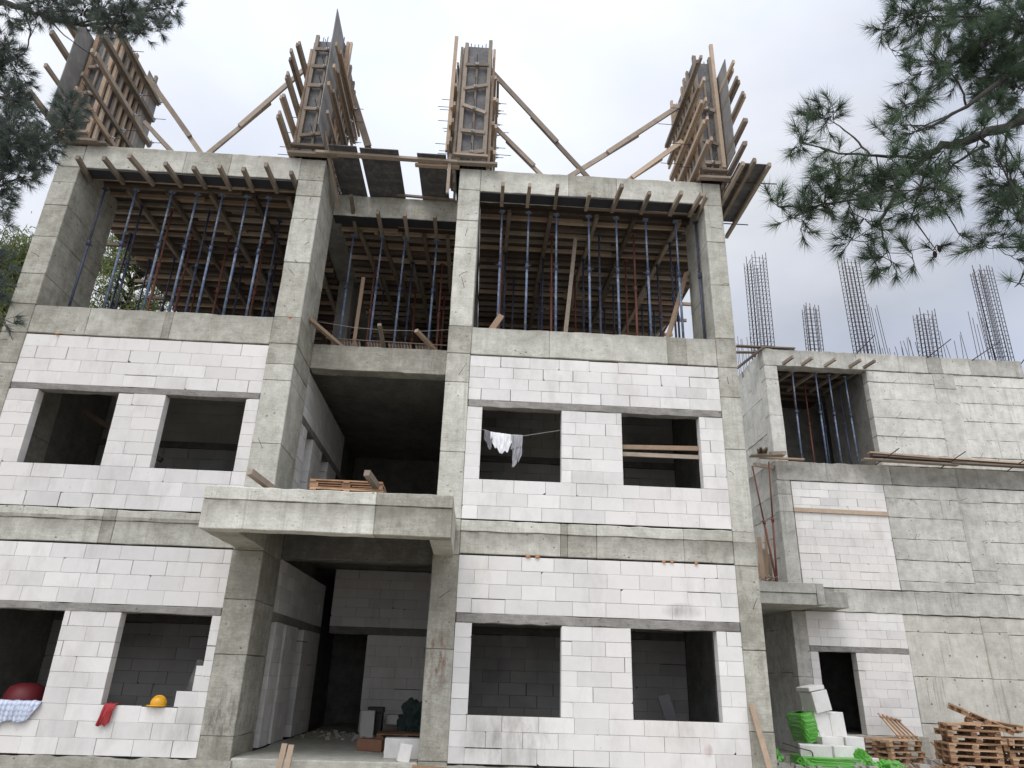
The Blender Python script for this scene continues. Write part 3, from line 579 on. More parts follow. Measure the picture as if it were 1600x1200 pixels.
# ================================================================== column formwork on the roof
FG='column formwork standing on the roof'
def formwork(label,x0,x1,depth,zt,left,right,fronts,sheets=(),base=True,studn=5,pole=None):
    """shutter box x0..x1, y 0..depth; left/right: side walers (z, y_front, y_back)"""
    zb=12.07; cx=(x0+x1)/2
    F=thing('column_formwork',label,'formwork',(cx,0,zb),FG)
    mb=MB(); mb.box(x0,x1,-.03,-.008,zb+.02,zt,0); mb.build('front_panel',M['ply'],F)
    mb=MB(); mb.box(x0,x1,depth,depth+.02,zb+.02,zt,0); mb.build('back_panel',M['ply'],F)
    for xx,s in ((x0,-1),(x1,1)):
        mb=MB(); mb.box(min(xx,xx+s*.02),max(xx,xx+s*.02),-.03,depth+.02,zb+.02,zt-.05,0); mb.build('side_panel',M['ply'],F)
        n=studn
        for i in range(n):
            y=.03+(depth-.06)*i/(n-1)
            m=MB(); e=rs.uniform(-.55,.38)
            m.bar((xx+s*.065,y,zb+.03),(xx+s*.065,y+rs.uniform(-.03,.03),zt+e),.085,.06,(1,0,0),j=.006)
            m.build('stud',M['wood_new' if rs.random()<.5 else 'wood_old'],F)
        for (z,ya,yb) in (left if s<0 else right):
            for k in (0,1):
                if k and rs.random()<.12: continue
                m=MB(); dy=rs.uniform(.0,.25)*k
                x_=xx+s*(.125+.062*k)
                m.bar((x_,ya+dy,z+rs.uniform(-.03,.03)),(x_+s*rs.uniform(-.01,.02),yb-dy*.6+.02,z+rs.uniform(-.03,.03)),.055,.105,j=.006)
                m.build('waler',M['wood_new' if rs.random()<.35 else 'wood_old'],F)
    for xx in (x0+.045,x1-.045):
        m=MB(); m.bar((xx,-.075,zb+.02),(xx+rs.uniform(-.02,.02),-.075,zt+rs.uniform(.0,.3)),.09,.07,(0,1,0),j=.006); m.build('stud',M['wood_old' if rs.random()<.6 else 'wood_new'],F)
    m=MB(); m.bar((cx,-.06,zb+.02),(cx,-.06,zt-.5),.05,.05,(0,1,0)); m.build('stud',M['wood_old'],F)
    for (z,dz) in fronts:
        m=MB(); m.bar((x0+.06,-.115,z-dz),(x1-.06,-.115,z+dz),.05,.09,j=.005); c=m.build('waler',M['wood_old'],F)
        m=MB(); m.lathe([(0,0),(.045,.0),(.045,.014),(.018,.02),(.016,.05),(0,.055)],8,(0,0,0)); 
        for i,p in enumerate(m.v): m.v[i]=V((cx+p.x,-.145-p.z,z+p.y))
        m.build('wing_nut',M['steel'],F)
        m=MB(); m.tube([(cx,-.42,z+.01),(cx,depth+.4,z)],.008,5); m.build('tie_rod',M['rebar'],F)
    for (z,ya,yb) in right:
        for y in (ya+.85,(ya+yb)/2+.45,yb-.1):
            if y<-.05 or y>depth+.3: continue
            m=MB(); m.tube([(x0-.3-rs.uniform(.1,.35),y,z+.02),(x1+.3+rs.uniform(.05,.3),y,z)],.008,5); m.build('tie_rod',M['rebar'],F)
            m=MB(); m.box(x1+.225,x1+.235,y-.045,y+.045,z-.045,z+.045); m.tube([(x1+.23,y,z),(x1+.29,y,z)],.02,6); m.build('wing_nut',M['steel'],F)
    for (sx,ya,yb,za,zb2) in sheets:
        m=MB(); m.box(sx-.009,sx+.009,ya,yb,za,zb2,0); m.build('plywood_sheet',M['ply_grey'],F)
    if base:
        for z,y,ov,dx in ((zb-.03,-.14,.12,0),(zb+.14,-.2,.02,.05),(zb+.02,depth+.1,.15,0)):
            m=MB(); m.bar((x0-ov-dx,y,z),(x1+ov*2.2,y,z+rs.uniform(-.02,.02)),.12,.055,j=.006); m.build('base_plank',M['wood_old'],F)
    nb=max(3,int((x1-x0)/.09))
    for i in range(nb):
        for y in (.06,depth-.06):
            x=x0+.06+(x1-x0-.12)*i/(nb-1); m=MB(); m.tube([(x,y,zb),(x,y,zt+rs.uniform(.1,.32))],.011,5); m.build('rebar',M['rebar'],F)
    if pole:
        m=MB(); m.bar((pole[0],-.11,zb+.3),(pole[1],-.11,pole[2]),.085,.07,(0,1,0),j=.006); m.build('stud',M['wood_new'],F)
    return F
formwork('wooden column shutter above the left corner, half hidden behind pine branches',-9.32,-8.78,1.65,15.35,
  [(12.35,-1.25,1.2),(13.2,-1.1,1.4),(14.0,-1.25,1.5),(14.7,-1.1,1.5)],[(12.58,-1.1,.95),(13.08,-1.06,1.5),(13.78,-1.02,2.0),(14.38,-.9,1.8),(15.03,-.7,1.9)],[(12.6,.02),(13.4,0),(14.2,.02)],
  [(-9.40,-.62,.5,12.3,15.1),(-8.70,1.2,1.9,13.2,15.5)],studn=7)
formwork('wooden column shutter with a tall spiked plywood sheet, left of the roof gap',-4.22,-3.5,1.3,15.55,
  [(12.3,-1.07,1.2),(12.85,-1.03,1.3),(13.48,-1.04,1.3),(14.05,-1.12,1.3),(14.75,-.72,1.3)],[(12.57,-.94,.7),(13.1,-1.2,1.2),(13.8,-1.03,1.55),(14.35,-1.12,1.95)],
  [(12.62,.06),(13.36,0),(14.06,0),(14.65,0),(15.2,0)],[(-3.52,-1.0,.25,12.15,15.55),(-3.47,.25,1.5,12.15,15.2)],studn=6)
formwork('upright wooden column shutter seen straight on, right of the roof gap',-.58,.09,1.3,15.7,
  [(12.35,-.55,1.2),(13.0,-.42,1.2),(13.6,-.3,1.2),(14.3,-.2,1.2),(15.0,-.14,1.2)],[(12.5,-.12,1.2),(13.3,-.1,1.2),(14.0,-.12,1.2),(14.7,-.1,1.2)],
  [(12.38,.06),(12.98,-.01),(13.66,-.1),(14.33,.08),(15.03,.02)],studn=5,pole=(-.80,-.79,15.9))
formwork('wooden column shutter bristling with timbers on the right roof corner',5.1,5.58,1.7,15.65,
  [(12.3,-1.15,.6),(12.95,-1.02,1.2),(13.53,-1.04,1.85),(14.1,-1.04,2.0),(14.8,-1.0,2.1)],[(12.28,-1.09,1.2),(12.76,-1.27,1.2),(13.42,-1.35,1.2),(14.08,-1.13,1.2),(14.68,-1.05,1.2)],
  [(12.5,.0),(13.1,-.05),(14.1,-.04)],[(5.69,-.62,.6,12.4,15.2)],studn=8,pole=(5.6,5.58,16.2))
# braces: from the shutters down to the roof
def brace(label,a,b,y,w=.12,dy=0,mat='wood_old'):
    a=V((a[0],y,a[1])); b=V((b[0],y+dy,b[1]))
    d=(b-a); k=(12.06-a.z)/d.z; e=a+d*k
    mb=MB(); m_=(a+e)/2+V((.03,0,-.03))
    mb.bar(a,m_+d.normalized()*.5,w,.055,(0,1,0),j=.006); mb.bar(m_-d.normalized()*.5+V((0,.06,0)),e+V((0,.06,0)),w*.9,.055,(0,1,0),j=.006)
    mb.build('timber_brace',M[mat],label=label,cat='timber brace',group='timber braces of the column shutters',origin=e)
brace('long timber brace running down right from the left corner shutter',(-8.33,14.7),(-6.68,12.6),.6)
brace('short timber brace at the right foot of the left corner shutter',(-8.09,13.31),(-7.39,12.6),.6,.1)
brace('long timber brace running down left from the spiked shutter',(-4.4,15.53),(-6.41,12.62),.6)
brace('long timber brace running down right from the upright shutter',(.0,15.72),(2.48,12.58),.6)
brace('lower shorter timber brace right of the upright shutter',(-.05,14.15),(1.33,12.59),.6,.1)
brace('long timber brace running down left from the bristling right corner shutter',(5.2,15.12),(2.22,12.6),.6)
brace('lower shorter timber brace left of the bristling right corner shutter',(4.9,13.72),(3.57,12.55),.6,.11,mat='wood_new')
brace('steep timber brace propping the right side of the spiked shutter',(-3.78,15.85),(-2.87,13.4),.5,.17,.7)
brace('thin brace crossing behind the steep brace of the spiked shutter',(-3.2,13.9),(-2.1,12.4),2.1,.09)
# sheets over the roof gap and deck outside the right corner
def sheet(label,x0,x1,y0,y1,z0,z1,mat='ply'):
    mb=MB(); t=.02
    mb.add([(x0,y0,z0),(x1,y0,z0),(x1+.04,y1,z1),(x0+.04,y1,z1),(x0,y0,z0+t),(x1,y0,z0+t),(x1+.04,y1,z1+t),(x0+.04,y1,z1+t)],
      [(0,3,2,1),(4,5,6,7),(0,1,5,4),(1,2,6,5),(2,3,7,6),(3,0,4,7)])
    mb.build('plywood_sheet',M[mat],label=label,cat='plywood sheet',group='dark plywood sheets over the roof gap',origin=(x0,y0,z0))
sheet('dark plywood sheet at the left end of the roof gap, beside the spiked shutter',-3.40,-2.78,-.42,1.25,12.09,12.0)
sheet('dark plywood sheet second from the left over the roof gap',-2.72,-1.86,-.38,1.27,12.09,12.0)
sheet('dark plywood sheet at the right end of the roof gap, alone beside an open slot',-1.45,-.80,-.33,1.25,12.08,12.0)
def plank(label,a,b,w=.1,h=.05,mat='wood_old',cat='plank',group=None,up=(0,0,1),name='plank'):
    mb=MB(); mb.bar(a,b,w,h,up,j=.005); return mb.build(name,M[mat],label=label,cat=cat,group=group,origin=V(a))
plank('long grey plank carrying the plywood sheets across the roof gap',(-3.7,-.2,12.045),(-.55,-.16,12.04),.12,.06)
plank('short plank under the right plywood sheet, against the upright shutter',(-1.5,-.04,11.99),(-.5,-.06,11.985),.1,.05,'wood_new')
plank('weathered prop board standing beside the foot of the upright shutter',(-.72,-.13,11.2),(-.72,-.13,12.4),.07,.06,up=(0,1,0))
plank('timber hanging diagonally below the left end of the roof gap',(-3.52,-.5,12.4),(-3.3,.9,11.4),.07,.09)
plank('thin timber crossing the bright slot of the roof gap',(-2.0,1.1,12.0),(-.6,1.12,11.95),.07,.05)
D=thing('corner_deck','dark plywood working deck on timbers jutting out beside the right roof corner','deck',(5.9,.2,11.72))
mb=MB(); mb.box(5.56,6.22,-1.05,1.05,11.735,11.755); mb.build('deck_panel',M['ply'],D)
for x,ya,yb in ((5.62,-1.12,.9),(5.83,-1.25,1.2),(6.19,-1.14,1.6)):
    m=MB(); m.bar((x,ya,11.68),(x-.02,yb,11.68),.07,.1,j=.005); m.build('joist',M['wood_old'],D)
for q in ([(5.45,-.45,11.7),(6.6,-.5,11.69)],[(5.45,1.05,11.68),(6.52,1.05,11.68)]):
    m=MB(); m.tube(q,.013,6); m.build('support_bar',M['rebar'],D)
plank('narrow plank lying at the foot of the left corner shutter',(-9.25,-.03,12.06),(-8.35,-.05,12.05),.12,.045)

# ================================================================== open top floor: props, joists, decking
def prop_proto(mat,h):
    r=thing('steel_prop','steel prop','prop',(0,0,0))
    ho=h*.57
    mb=MB(); mb.tube([(0,0,.012),(0,0,ho)],.028,8); mb.build('outer_tube',M[mat],r)
    mb=MB(); mb.tube([(0,0,ho-.05),(0,0,h-.012)],.0235,8); mb.build('inner_tube',M[mat],r)
    mb=MB(); mb.tube([(0,0,ho-.1),(0,0,ho+.03)],.042,8); mb.tube([(-.11,0,ho-.03),(.11,.02,ho-.045)],.009,5); mb.tube([(.03,-.06,ho+.06),(-.03,.06,ho+.07)],.007,5); mb.build('collar',M['navy' if mat!='red' else 'red'],r)
    mb=MB(); mb.box(-.06,.06,-.06,.06,0,.012); mb.build('base_plate',M[mat],r)
    mb=MB(); mb.box(-.06,.06,-.06,.06,h-.012,h); mb.build('head_plate',M[mat],r)
    return r
H1=11.275-8.005
protos={}
for m_ in ('blue','navy','red'):
    for nm,h in (('f',H1),('b',3.47),('m',3.26)):
        protos[(m_,nm)]=prop_proto(m_,h)
usedp=set()
def prop(kind,x,y,z,label,group,tilt=0.0,ty=0.0):
    p=protos[kind]; rot=(ty,tilt,rs.uniform(0,3))
    if kind not in usedp:
        usedp.add(kind); p.location=(x,y,z); p.rotation_euler=rot; p['label']=label; p['group']=group
    else: dup(p,(x,y,z),rot,label,group)
PG='front row of blue props'
LBx=[-8.47,-7.75,-6.95,-6.4,-5.83,-5.28,-4.8]; RBx=[.52,1.12,1.78,2.53,3.17,3.86,4.56,5.03]; Mx=[-2.9,-2.25,-1.72,-.98]
Mx=[x-.02 for x in Mx]
for i,x in enumerate(LBx): prop(('navy' if i==0 else 'blue','f'),x,.5,7.99,f'blue steel prop, {ORD[i]} from the left in the front row of the left top-floor bay',PG,rs.uniform(-.008,.008))
for i,x in enumerate(RBx): prop(('navy' if i==7 else 'blue','f'),x,.5,7.99,f'blue steel prop, {ORD[i]} from the left in the front row of the right top-floor bay',PG,rs.uniform(-.008,.008))
for i,x in enumerate(Mx): prop(('blue','m'),x*1.06+.02,1.78,7.965,f'blue steel prop, {ORD[i]} from the left in the front row of the middle top-floor bay',PG,rs.uniform(-.008,.008))
for bay,nm,xs in (('left',[-8.75,-8.2,-7.3,-6.5,-5.6,-4.7],'l'),('right',[.75,1.7,2.75,3.6,4.6,5.25],'r')):
    for ri,y in enumerate((1.5,2.6,3.8,5.2,6.9)):
        for i,x in enumerate(nm):
            k=rs.choice(['navy','red','navy'])
            prop((k,'b'),x+rs.uniform(-.2,.2),y+rs.uniform(-.15,.15),7.965,
              f'{"rust red" if k=="red" else "dark blue"} prop, {ORD[i]} from the left in the {ORD[ri+1]} row of the {bay} top-floor bay','props in the rows behind',rs.uniform(-.01,.01),rs.uniform(-.01,.01))
for ri,y in enumerate((3.2,4.8)):
    for i,x in enumerate((-2.7,-1.75,-.95)):
        k=['red','navy','red'][(i+ri)%3]
        prop((k,'b'),x,y,7.965,f'{"rust red" if k=="red" else "dark blue"} prop, {ORD[i]} from the left in the {ORD[ri+1]} row of the middle top-floor bay','props in the rows behind',rs.uniform(-.012,.012))
# stringers poking out under the edge beams
def joist(label,x,ya,yb,z,w=.075,h=.1,dx=0,dz=0,mat='wood_old'):
    mb=MB(); mb.bar((x,ya,z+dz),(x+dx,yb,z),w,h,j=.006); mb.build('timber_joist',M[mat],label=label,cat='joist',group='joist ends under the edge beams',origin=(x,ya,z))
for i,(x,y,dx) in enumerate([(-8.62,-.45,-.1),(-8.05,-.48,.05),(-7.46,-.6,.12),(-6.78,-.42,.06),(-6.21,-.34,.03),(-5.63,-.43,0),(-5.13,-.4,0),(-4.6,-.58,.02),(-4.12,-.36,.02)]):
    joist(f'joist end, {ORD[i]} from the left under the top edge beam of the left bay',x,y,.36,11.335,dx=dx,mat='wood_old')
for i,(x,y,dx) in enumerate([(.5,-.4,0),(1.09,-.42,0),(1.7,-.45,.02),(2.44,-.24,0),(3.1,-.58,-.06),(3.75,-.4,-.03),(4.44,-.46,-.05),(4.9,-.45,-.05),(5.03,-.4,.0)]):
    joist(f'joist end, {ORD[i]} from the left under the top edge beam of the right bay',x,y,.36,11.335,dx=dx,w=.075 if i<8 else .045,mat='wood_old')
for i,(x,y,dx,dz) in enumerate([(-3.02,.72,0,.32),(-2.38,.84,0,0),(-1.76,.88,0,0),(-1.05,.88,0,0)]):
    joist(f'joist end, {ORD[i]} from the left under the beam of the narrow middle bay',x,y,1.9,11.3,dx=dx,dz=dz)
# deck formwork under the roof slab
for bay,x0,x1,yy in (('left',-9.58,-4.06,.42),('middle',-3.48,-.5,1.6),('right',.02,6.02,.42)):
    mb=MB(); a,b=max(x0,-9.55),min(x1,6.0)
    mb.box(a,b,yy+1.31 if bay!='middle' else yy,9.4,11.735,11.755)
    if bay!='middle': mb.box(max(a,-8.79),min(b,5.07),yy,yy+1.31,11.735,11.755)
    mb.build('plywood_deck',M['deck'],label=f'dark plywood deck under the roof slab of the {bay} top-floor bay',cat='deck',origin=(a,yy,11.73))
    y=yy+.25; i=0
    while y<9.3:
        a,b=(x0,x1) if y>1.9 else (max(x0,-8.78),min(x1,5.06))
        z=11.685+rs.uniform(-.004,.004)
        mb=MB(); cut=rs.uniform(.35,.65)*(b-a)+a
        ea=(rs.uniform(-.65,-.4) if i%3==0 else rs.uniform(.02,.2))*(y>1.9 and bay=='left'); eb=(rs.uniform(.2,.45) if i%3==1 else rs.uniform(-.2,-.02))*(y>1.9 and bay=='right')
        mb.bar((a+ea,y,z),(cut+.3,y+rs.uniform(-.03,.03),z),.07,.09,j=.005); mb.bar((cut-.3,y+.08,z),(b+eb,y+.08+rs.uniform(-.03,.03),z),.07,.09,j=.005)
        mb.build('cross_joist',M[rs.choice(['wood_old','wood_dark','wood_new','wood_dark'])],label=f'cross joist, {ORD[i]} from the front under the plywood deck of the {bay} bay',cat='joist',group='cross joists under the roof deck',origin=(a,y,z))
        y+=rs.uniform(.29,.36); i+=1
    for k,(q,dq) in enumerate({'left':[(-8.2,.25),(-7.3,.3),(-6.3,.25),(-5.3,.2),(-4.5,.1)],'middle':[(-3.0,.5),(-2.5,.55),(-1.9,.4),(-1.4,.2),(-.8,.0)],'right':[(.7,-.1),(1.7,-.15),(2.8,-.2),(3.7,-.3),(4.8,-.35)]}[bay]):
        mb=MB(); mb.bar((q,yy+.5,11.58),(q+dq*.5,4.9,11.575),.09,.11,j=.006); mb.bar((q+dq*.45+.1,4.3,11.58),(q+dq,9.2,11.57),.09,.11,j=.006)
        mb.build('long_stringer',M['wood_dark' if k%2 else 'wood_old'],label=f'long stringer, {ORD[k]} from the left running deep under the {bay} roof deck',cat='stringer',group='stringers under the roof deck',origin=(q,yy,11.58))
# loose boards of the top floor
plank('orange board leaning steeply in the right corner of the right top-floor bay',(4.18,.75,8.0),(5.0,1.3,10.4),.13,.04,'wood_new')
plank('thin board leaning upright near the middle of the right top-floor bay',(2.0,.9,8.0),(2.33,1.3,11.2),.09,.04,'wood_old')
plank('board slanting low at the back of the right top-floor bay',(3.6,2.4,8.1),(4.9,3.2,9.9),.12,.04,'wood_old')
plank('pale splintered offcut standing on the sill of the right top-floor bay',(.35,.25,7.99),(.6,.22,8.42),.13,.035,'wood_new',up=(0,1,0))
plank('reddish board lying on the sill beside the pale splintered offcut',(.02,.3,8.03),(.36,.3,8.0),.1,.04,'wood_new')
plank('thin upright board beside the first blue prop of the middle bay',(-2.75,1.85,7.97),(-2.72,1.85,10.1),.08,.05,'wood_new',up=(0,1,0))
# ledge of the middle bay
EG='timbers jutting from the middle bay floor edge'
plank('timber jutting up left at the left end of the middle bay floor edge',(-3.5,.55,8.27),(-2.85,1.5,8.02),.085,.075,'wood_new','timber',EG)
plank('timber jutting straight out at the centre of the middle bay floor edge',(-2.03,.75,8.32),(-1.98,1.55,8.02),.085,.075,'wood_old','timber',EG)
plank('timber jutting out near the right end of the middle bay floor edge',(-1.22,.72,8.2),(-.75,1.5,8.02),.085,.075,'wood_new','timber',EG)
mb=MB()
for i in range(34):
    x=-3.2+i*.068
    if rs.random()<.12: continue
    mb.bar((x,1.62,8.32-.02*math.sin(i*.1)),(x+.05,1.66,8.02),.045,.012,(0,1,0))
mb.bar((-3.35,1.6,8.33),(-.6,1.6,8.30),.02,.02)
mb.build('slatted_mat',M['wood_dark'],label='dark slatted mat hanging along the middle bay floor edge',cat='mat',origin=(-3.2,1.6,8.0))
mb=MB(); mb.tube([(-3.5,.9,8.40),(-2.6,.95,8.31),(-1.9,.95,8.29),(-1.1,.95,8.31),(-.48,.9,8.36)],.006,4); mb.build('wire',M['rope'],label='thin sagging wire strung across the middle bay floor edge',cat='wire',origin=(-3.5,.9,8.4))
# canopy top
plank('stout grey timber jutting up left from the canopy edge below the left column',(-3.42,-1.75,4.29),(-2.98,-.9,4.04),.1,.1,'wood_old','timber')
plank('stout grey timber jutting up over the canopy edge beside the pallets',(-1.53,-1.8,4.34),(-1.25,-.85,4.05),.1,.1,'wood_old','timber')
plank('thin orange board flat on the canopy edge at the foot of the jutting timber',(-3.65,-1.5,4.03),(-2.5,-1.45,4.02),.1,.03,'wood_new')

# ================================================================== pallets
def pallet_proto():
    P=thing('wooden_pallet','pallet','pallet',(0,0,0))
    m=MB()
    for i in range(6): m.box(-.6,.6,-.5+i*.175+.01,-.5+i*.175+.115,.122,.144,0,rs.uniform(-1,1))
    for x in (-.55,0,.55): m.box(x-.05,x+.05,-.5,.5,.1,.1215,0,rs.uniform(-1,1))
    m.build('top_deck',M['wood_pallet'],P)
    for y in (-.43,0,.43):
        for x in (-.53,0,.53):
            m=MB(); m.box(x-.07,x+.07,y-.05,y+.05,.0225,.0995,0,rs.uniform(-1,1)); m.build('spacer_block',M['wood_pallet'],P)
    m=MB()
    for y in (-.43,0,.43): m.box(-.6,.6,y-.055,y+.055,.0,.022,0,rs.uniform(-1,1))
    m.build('bottom_deck',M['wood_pallet'],P)
    return P
PP=pallet_proto(); first=[True]
def pallet(x,y,z,rz,label,group=None,rx=0,ry=0):
    if first[0]:
        first[0]=False; PP.location=(x,y,z); PP.rotation_euler=(rx,ry,rz); PP['label']=label
        if group: PP['group']=group
        return PP
    q=dup(PP,(x,y,z),(rx,ry,rz),label,group)
    if group is None and 'group' in q: del q['group']
    return q
G=-.42
for i in range(4): pallet(11.5+rs.uniform(-.05,.05),7.35+rs.uniform(-.05,.05),G+.145*i*.93+.002,R(22+rs.uniform(-3,3)),f'weathered pallet, {ORD[i]} from the ground in the low stack beside the doorway','pallets in the low stack by the doorway')
for i in range(7): pallet(12.95+rs.uniform(-.12,.12),6.25+rs.uniform(-.08,.08),G+.1455*i,R(-14+rs.uniform(-7,7)),f'brown pallet, {ORD[i]} from the ground in the left half of the tall stack','pallets of the tall stack at the right edge')
for i in range(5): pallet(14.25+rs.uniform(-.08,.08),6.2+rs.uniform(-.06,.06),G+.1455*i,R(-4+rs.uniform(-5,5)),f'brown pallet, {ORD[i]} from the ground in the right half of the tall stack','pallets of the tall stack at the right edge')
pallet(13.5,6.5,.645,R(-10),'broken pallet tilted steeply on top of the tall pallet stack',None,R(8),R(22))
pallet(13.9,6.6,.50,R(-30),'second tilted pallet lying behind the broken one on the tall stack',None,R(-5),R(8))
for i in range(2): pallet(-1.92,-.95,4.003+.1455*i,R(3-2*i),['lower','upper'][i]+' fresh orange pallet on the entrance canopy','pallets on the entrance canopy')
# broken slat frame leaning on the low stack
P=thing('broken_pallet','open slat frame of a broken pallet leaning on the wall above the low stack','pallet',(11.95,7.8,.14))
for i in range(5):
    m=MB(); x=11.7+i*.12; m.bar((x+.16,7.45,.13),(x,8.1,.72-.03*i),.05,.03,j=.004); m.build('slat',M['wood_pallet'],P)
for t in (.12,.85):
    m=MB(); m.bar((11.7+.16-.16*t-.05,7.45+.65*t-.03,.13+.59*t),(12.22+.16-.16*t,7.45+.65*t-.03,.13+.5*t),.07,.04,j=.004); m.build('crosspiece',M['wood_pallet'],P)
plank('dark board leaning from the low pallet stack down to the ground',(12.42,7.0,.1),(12.75,6.55,G+.02),.09,.03,'wood_pallet')
plank('reddish board lying under the raised end of the tall pallet stack',(12.2,5.9,.58),(13.2,6.1,.62),.16,.05,'wood_pallet')

# ================================================================== loose blocks and green film by the right doorway
def block(label,c,size,rz=0,rx=0,ry=0,group='white blocks heaped by the right doorway',tint=.4,name='aerated_block',chip=True):
    sx,sy,sz=[q/2 for q in size]; mb=MB(); ch=.008
    vs=[];
    mb.box(-sx,sx,-sy,sy,-sz,sz,0,tint)
    o=mb.build(name,M['aac'],None,.008,label=label,cat='block',group=group)
    o.location=c; o.rotation_euler=(rx,ry,rz); return o
block('thin capping block on the tilted block pack, topmost of the heap',(9.33,6.95,1.31),(.46,.6,.10),R(8),0,R(-11))
block('tilted tall block under the thin capping block',(9.43,6.95,1.0),(.46,.6,.50),R(8),0,R(-11))
block('upright block in the middle of the heap, green film on its left',(9.46,7.0,.44),(.40,.5,.60),R(6),0,R(-4))
block('upright block in the middle of the heap, next to the dark doorway',(9.87,7.05,.44),(.40,.5,.60),R(6),0,R(-4))
block('block at the right end of the lower layer, next to the low pallet stack',(10.12,6.75,-.02),(.5,.5,.42),R(4))
block('half hidden block in the lower layer behind the front blocks',(9.55,6.75,-.02),(.58,.5,.40),R(4))
block('large front block of the heap showing its long face',(8.87,6.05,-.11),(.72,.55,.26),R(-20),0,0)
block('front block of the heap turned to the right',(9.5,6.15,-.115),(.56,.5,.25),R(10))
block('small grey block on the ground right of the green film',(10.35,6.2,-.33),(.3,.2,.16),R(30))
def crumple(label,c,s,seed,flat=.7,name='plastic_wrap',mat='film',n=4):
    import bmesh
    bm=bmesh.new(); bmesh.ops.create_icosphere(bm,subdivisions=n,radius=1)
    for v in bm.verts:
        p=v.co.copy(); q=p*1.7+V((seed*7.1,seed*3.3,0))
        r=.62+.55*abs(mnoise.noise(q))+.35*abs(mnoise.noise(q*2.3))+.16*abs(mnoise.noise(q*5))
        v.co=V((p.x*r*s[0],p.y*r*s[1],max(-.02,p.z*r)*s[2]+(0 if p.z>0 else p.z*.02)))
    me=bpy.data.meshes.new(name); bm.to_mesh(me); bm.free(); me.materials.append(M[mat])
    o=bpy.data.objects.new(name,me); C.objects.link(o); o.location=c
    return tag(o,label,'plastic film','green stretch film of the block packs')
def wrapbox(label,c,size,seed,rz=0,ry=0,amp=.035):
    """a stretch-film skin pulled round a pack: rounded box with folds"""
    sx,sy,sz=[q/2 for q in size]; mb=MB(); n=40; k=16
    def fn(u,v):
        a=2*math.pi*u; ca,sa=math.cos(a),math.sin(a); e=.22
        x=math.copysign(abs(ca)**e,ca)*sx; y=math.copysign(abs(sa)**e,sa)*sy
        f=mnoise.noise(V((u*7+seed,v*2.2,seed)))*amp*1.3+abs(mnoise.noise(V((u*26+v*9,v*4-u*3,seed+3))))*amp*1.1+abs(mnoise.noise(V((u*60-v*8,v*9,seed+8))))*amp*.5
        top=max(0,(v-.88)/.12)
        x*=1-top*.55;y*=1-top*.55
        d=V((ca,sa,0))*f
        return V((x,y,-sz+2*sz*min(1,v/.92)))+d
    mb.grid(fn,n*3,k*3)
    o=mb.build('plastic_wrap',M['film'],label=label,cat='plastic film',group='green stretch film of the block packs')
    o.location=c; o.rotation_euler=(0,ry,rz); return o
wrapbox('bright green film wrapped round the left side of the upright middle blocks',(9.1,7.1,.38),(.40,.75,.68),1.3,R(5),R(-13))
wrapbox('bright green film round the bottom pack under the front blocks',(9.1,6.1,-.40),(1.42,1.0,.36),4.1,R(-4))
crumple('crumpled green film heap at the right end of the block heap',(9.98,6.0,-.36),(.3,.3,.34),2,mat='film')
crumple('green film trailing on the ground towards the pallets',(10.45,5.75,G),(.33,.3,.2),5)
crumple('small green film tuft lying furthest right before the low pallet stack',(10.78,5.85,G),(.2,.2,.16),11)
crumple('small green film lump at the left foot of the block heap',(8.35,5.6,G),(.22,.22,.2),8)
crumple('green film scrap in the shaded gap left of the block heap',(8.0,6.6,G),(.3,.25,.3),14)
mb=MB(); mb.tube([(7.95,5.75,.06),(8.35,5.78,-.04),(8.65,5.8,-.1),(8.69,5.8,-.14),(8.69,5.8,-.44)],.013,6); mb.build('bent_bar',M['rebar'],label='bent steel bar standing in front of the green film',cat='steel bar',origin=(8.69,5.8,-.44))
# props, boards and lumber in the gap on the right canopy
def redprop(label,a,b):
    r=thing('steel_prop',label,'prop',a,'red props on the right canopy'); a=V(a); b=V(b); m=a.lerp(b,.52)
    mb=MB(); mb.tube([a,m],.033,8); mb.build('outer_tube',M['red'],r)
    mb=MB(); mb.tube([m,b],.025,8); mb.build('inner_tube',M['red'],r)
    mb=MB(); d=(b-a).normalized(); mb.tube([m-d*.07,m+d*.05],.048,8); mb.tube([m+V((-.12,0,-.01)),m+V((.12,0,.02))],.01,5); mb.build('collar',M['red'],r)
redprop('red steel prop leaning left in the gap above the right canopy',(9.0,7.55,4.0),(8.62,7.55,7.55))
redprop('red steel prop standing nearly upright in the gap above the right canopy',(9.02,7.6,4.0),(9.17,7.6,7.72))
plank('grey beam under the small platform in the gap',(8.6,7.3,7.52),(9.95,8.9,7.92),.11,.11,'wood_old','timber')
plank('second round timber under the small platform, ending at the wall corner',(9.0,7.0,7.8),(9.85,7.9,8.13),.1,.1,'wood_old','timber')
plank('dark board of the small platform in the gap',(8.7,7.8,7.95),(9.75,7.75,8.0),.3,.04,'wood_old','board')
plank('orange board resting on the ledge left of the propped opening',(9.15,8.2,8.03),(10.62,8.3,8.06),.13,.05,'wood_new','board')
for i in range(4): plank(f'grey offcut, {ORD[i]} from the left in the bundle on the small platform',(8.75+.09*i,7.3,8.02+.05*(i%2)),(9.15+.06*i,8.2,8.06+.05*(i%2)),.08,.04,'wood_old','offcut','offcuts on the small platform')
for i,(dx,h,t) in enumerate([(0,1.5,.14),(.14,1.15,.1),(.22,1.75,.2),(.30,1.0,.12),(-.12,.7,.25)]):
    plank(['pale wide board leaning in the gap above the right canopy','short board leaning beside the pale wide one','long thin board behind the red props','split board at the right of the leaning boards','stub of board at the left of the leaning boards'][i],(8.72+dx*.6,7.85,4.0),(8.8+dx+t*.4,8.2,4.0+h),.13 if i!=2 else .07,.03,'wood_new' if i%2==0 else 'wood_old','board','boards leaning in the gap')
